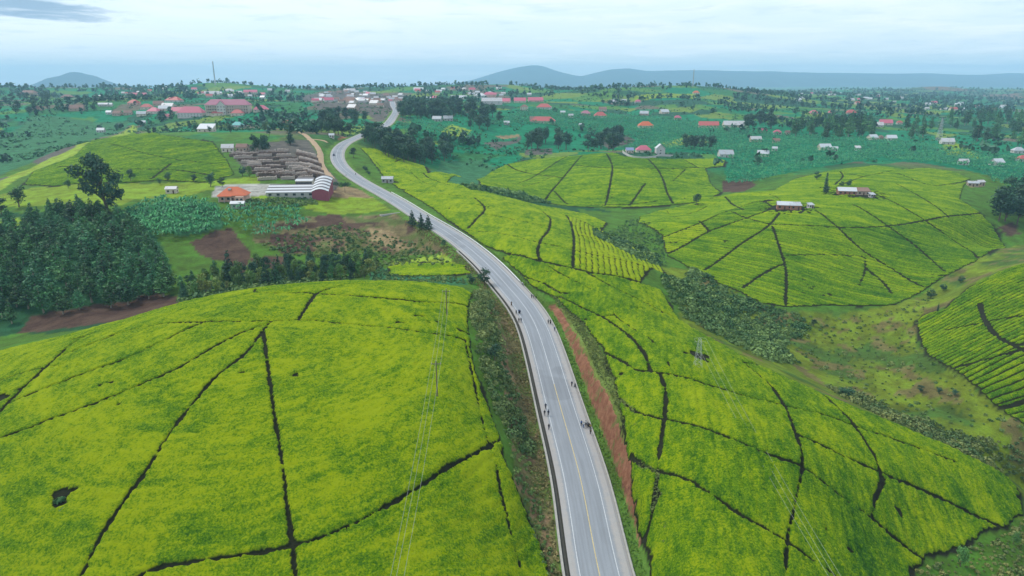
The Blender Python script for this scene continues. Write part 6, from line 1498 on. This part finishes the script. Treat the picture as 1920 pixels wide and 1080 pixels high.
def car(u, v, rz, paint, label):
    r = empty('car', road_pt(u, v), rz)
    prof = [(-2.15, .35), (-2.2, .75), (-1.9, .92), (-1.35, .98), (-.85, 1.46), (.75, 1.50), (1.55, 1.42), (2.05, .98), (2.15, .6), (2.1, .35)]
    prof = [(-2.1, .32), (-2.18, .62), (-2.05, .86), (-1.0, .98), (1.7, 1.0), (2.12, .9), (2.16, .55), (2.1, .32)]
    mb = MB(); n_ = len(prof); vs_ = [(x, y, z) for x in (-.86, .86) for y, z in prof]; mb.add(vs_, [tuple(range(n_)), tuple(range(2 * n_ - 1, n_ - 1, -1))] + [(i, i + n_, (i + 1) % n_ + n_, (i + 1) % n_) for i in range(n_)]); mb.build('body', paint, r)
    cab = [(-1.0, .97), (-.45, 1.46), (1.1, 1.5), (1.75, .99)]; mb = MB(); vs_ = [(s * (.82 if z < 1 else .68), y, z) for s in (-1, 1) for y, z in cab]; mb.add(vs_, [(0, 1, 2, 3), (7, 6, 5, 4), (0, 4, 5, 1), (2, 6, 7, 3)]); mb.build('window', pane, r)
    mb = MB().box(-.69, .69, -.44, 1.12, 1.475, 1.53); mb.build('roof', paint, r)
    for y in (-1.35, 1.35):
        for s in (-1, 1):
            w_ = MB().tube([(s * .72, y, .32), (s * .90, y, .32)], .32, 16).build('wheel', rubber, r); MB().tube([(s * .90, y, .32), (s * .91, y, .32)], .2, 10).build('rim', steel, w_)
    for s in (-1, 1): MB().box(s * .62 - .18, s * .62 + .18, -2.2, -2.12, .6, .76).build('headlight', white_paint, r); MB().box(s * .62 - .16, s * .62 + .16, 2.1, 2.18, .62, .8).build('tail_light', ROOF['red'], r)
    return tag(r, label, 'car')
car(626, 293, 0.25, blue_paint, 'dark blue car driving through the road bend')
car(726, 230, 0.3, white_paint, 'white car on the straight road into town')

# ------------------------------------------------------------------ mountains and the air
def mountain(name, prof, Yc, depth, mat, foot=-20.0, nx=260, ny=34, seed=0, rough=1.6):
    """a range: skyline given as sight lines, rising from the plain with spurs and gullies"""
    pr = np.array(prof, float)
    xc, dy, dz = ray(pr[:, 0], pr[:, 1])
    xk = xc / dy * Yc; zk = EYE + dz / dy * Yc
    xs = np.linspace(xk[0], xk[-1], nx); zs = np.interp(xs, xk, zk)
    zs = smooth(zs, 2)
    t = np.linspace(-1, 1, ny)
    X = np.broadcast_to(xs, (ny, nx)).copy(); Y = np.broadcast_to((Yc + t * depth)[:, None], (ny, nx)).copy()
    prof_t = np.where(t < 0, 1 - np.abs(t) ** 1.3, 1 - t ** 2)
    amp = (zs - foot)[None]
    gul = fbm(X / (depth * 0.22), Y / (depth * 0.5), 4, seed)
    Z = foot + amp * prof_t[:, None] * (1 + 0.22 * rough * gul * (1 - prof_t[:, None]) * 3.0) + amp * 0.02 * fbm(X / (depth * 0.08), Y / (depth * .1), 3, seed + 5)
    v = np.stack([X, Y, Z], -1).reshape(-1, 3); idx = np.arange(nx * ny).reshape(ny, nx)
    f = np.stack([idx[:-1, :-1], idx[:-1, 1:], idx[1:, 1:], idx[1:, :-1]], -1).reshape(-1, 4)
    o = add_obj(name, mesh_np(name, v, f, True), mat); o['kind'] = 'structure'
    return o
m_mat, nt, bs = mat_nodes('mountain_scrub', 0.95, 0.05)
p = n_pos(nt)
c = n_mix(nt, n_noise(nt, 0.004, 6, 0.65, p), (0.018, 0.034, 0.034), (0.045, 0.06, 0.045))
nt.links.new(c, bs.inputs['Base Color'])
mountain('mountain_range', [(780,172),(830,160),(885,150),(930,136),(970,126),(1000,122),(1020,124),(1045,133),(1075,141),(1090,143),(1120,136),(1150,129),(1180,128),(1210,133),(1260,132),(1320,131),(1380,133),(1450,134),(1520,136),(1600,137),(1680,138),(1740,137),(1800,140),(1850,140),(1900,137),(1960,138),(2200,140),(2600,150)], 14000, 2200, m_mat, nx=420, seed=3)
mountain('mountain_cone', [(0,164),(60,161),(95,155),(112,146),(124,138),(135,134),(147,138),(162,146),(180,153),(200,158),(240,163)], 10500, 880, m_mat, nx=120, seed=9)
mountain('hill', [(1600,178),(1680,172),(1730,164),(1760,162),(1790,164),(1830,170),(1880,176),(1960,182)], 4600, 420, g_mat, foot=-6.0, nx=120, seed=13)
mountain('hill', [(1740,196),(1800,188),(1850,181),(1900,176),(1960,172),(2100,170),(2300,182)], 3700, 350, g_mat, foot=8.0, nx=120, seed=17)
for o in [q for q in bpy.data.objects if q.name.startswith('hill')]:
    cc = o.data.color_attributes.new('cover', 'FLOAT_COLOR', 'POINT')
    co = np.zeros(len(o.data.vertices) * 3); o.data.vertices.foreach_get('co', co); co = co.reshape(-1, 3)
    base_c = np.where((fbm(co[:, 0] / 160, co[:, 1] / 160, 3, 3) > 0.12)[:, None], np.array((0.17, 0.12, 0.08)), np.array((0.06, 0.11, 0.05)))
    cc.data.foreach_set('color', np.concatenate([base_c, np.ones((len(co), 1))], 1).astype(np.float32).ravel())

haze_mat = bpy.data.materials.new('haze'); haze_mat.use_nodes = True
nt = haze_mat.node_tree; nt.nodes.clear()
ho = nt.nodes.new('ShaderNodeOutputMaterial'); hv = nt.nodes.new('ShaderNodeVolumePrincipled')
hv.inputs['Color'].default_value = (0.44, 0.73, 1.0, 1)
hv.inputs['Density'].default_value = 0.95e-4
hv.inputs['Density Attribute'].default_value = ''
hv.inputs['Anisotropy'].default_value = 0.0
nt.links.new(hv.outputs[0], ho.inputs['Volume'])
try: haze_mat.cycles.homogeneous_volume = True
except Exception: pass
zlo = min(float(gv[:, 2].min()), -25.0) - 3.0
b = MB().box(-30000, 30000, -600, 18500, zlo, 450.0)
haze = b.build('haze', haze_mat); haze['kind'] = 'stuff'
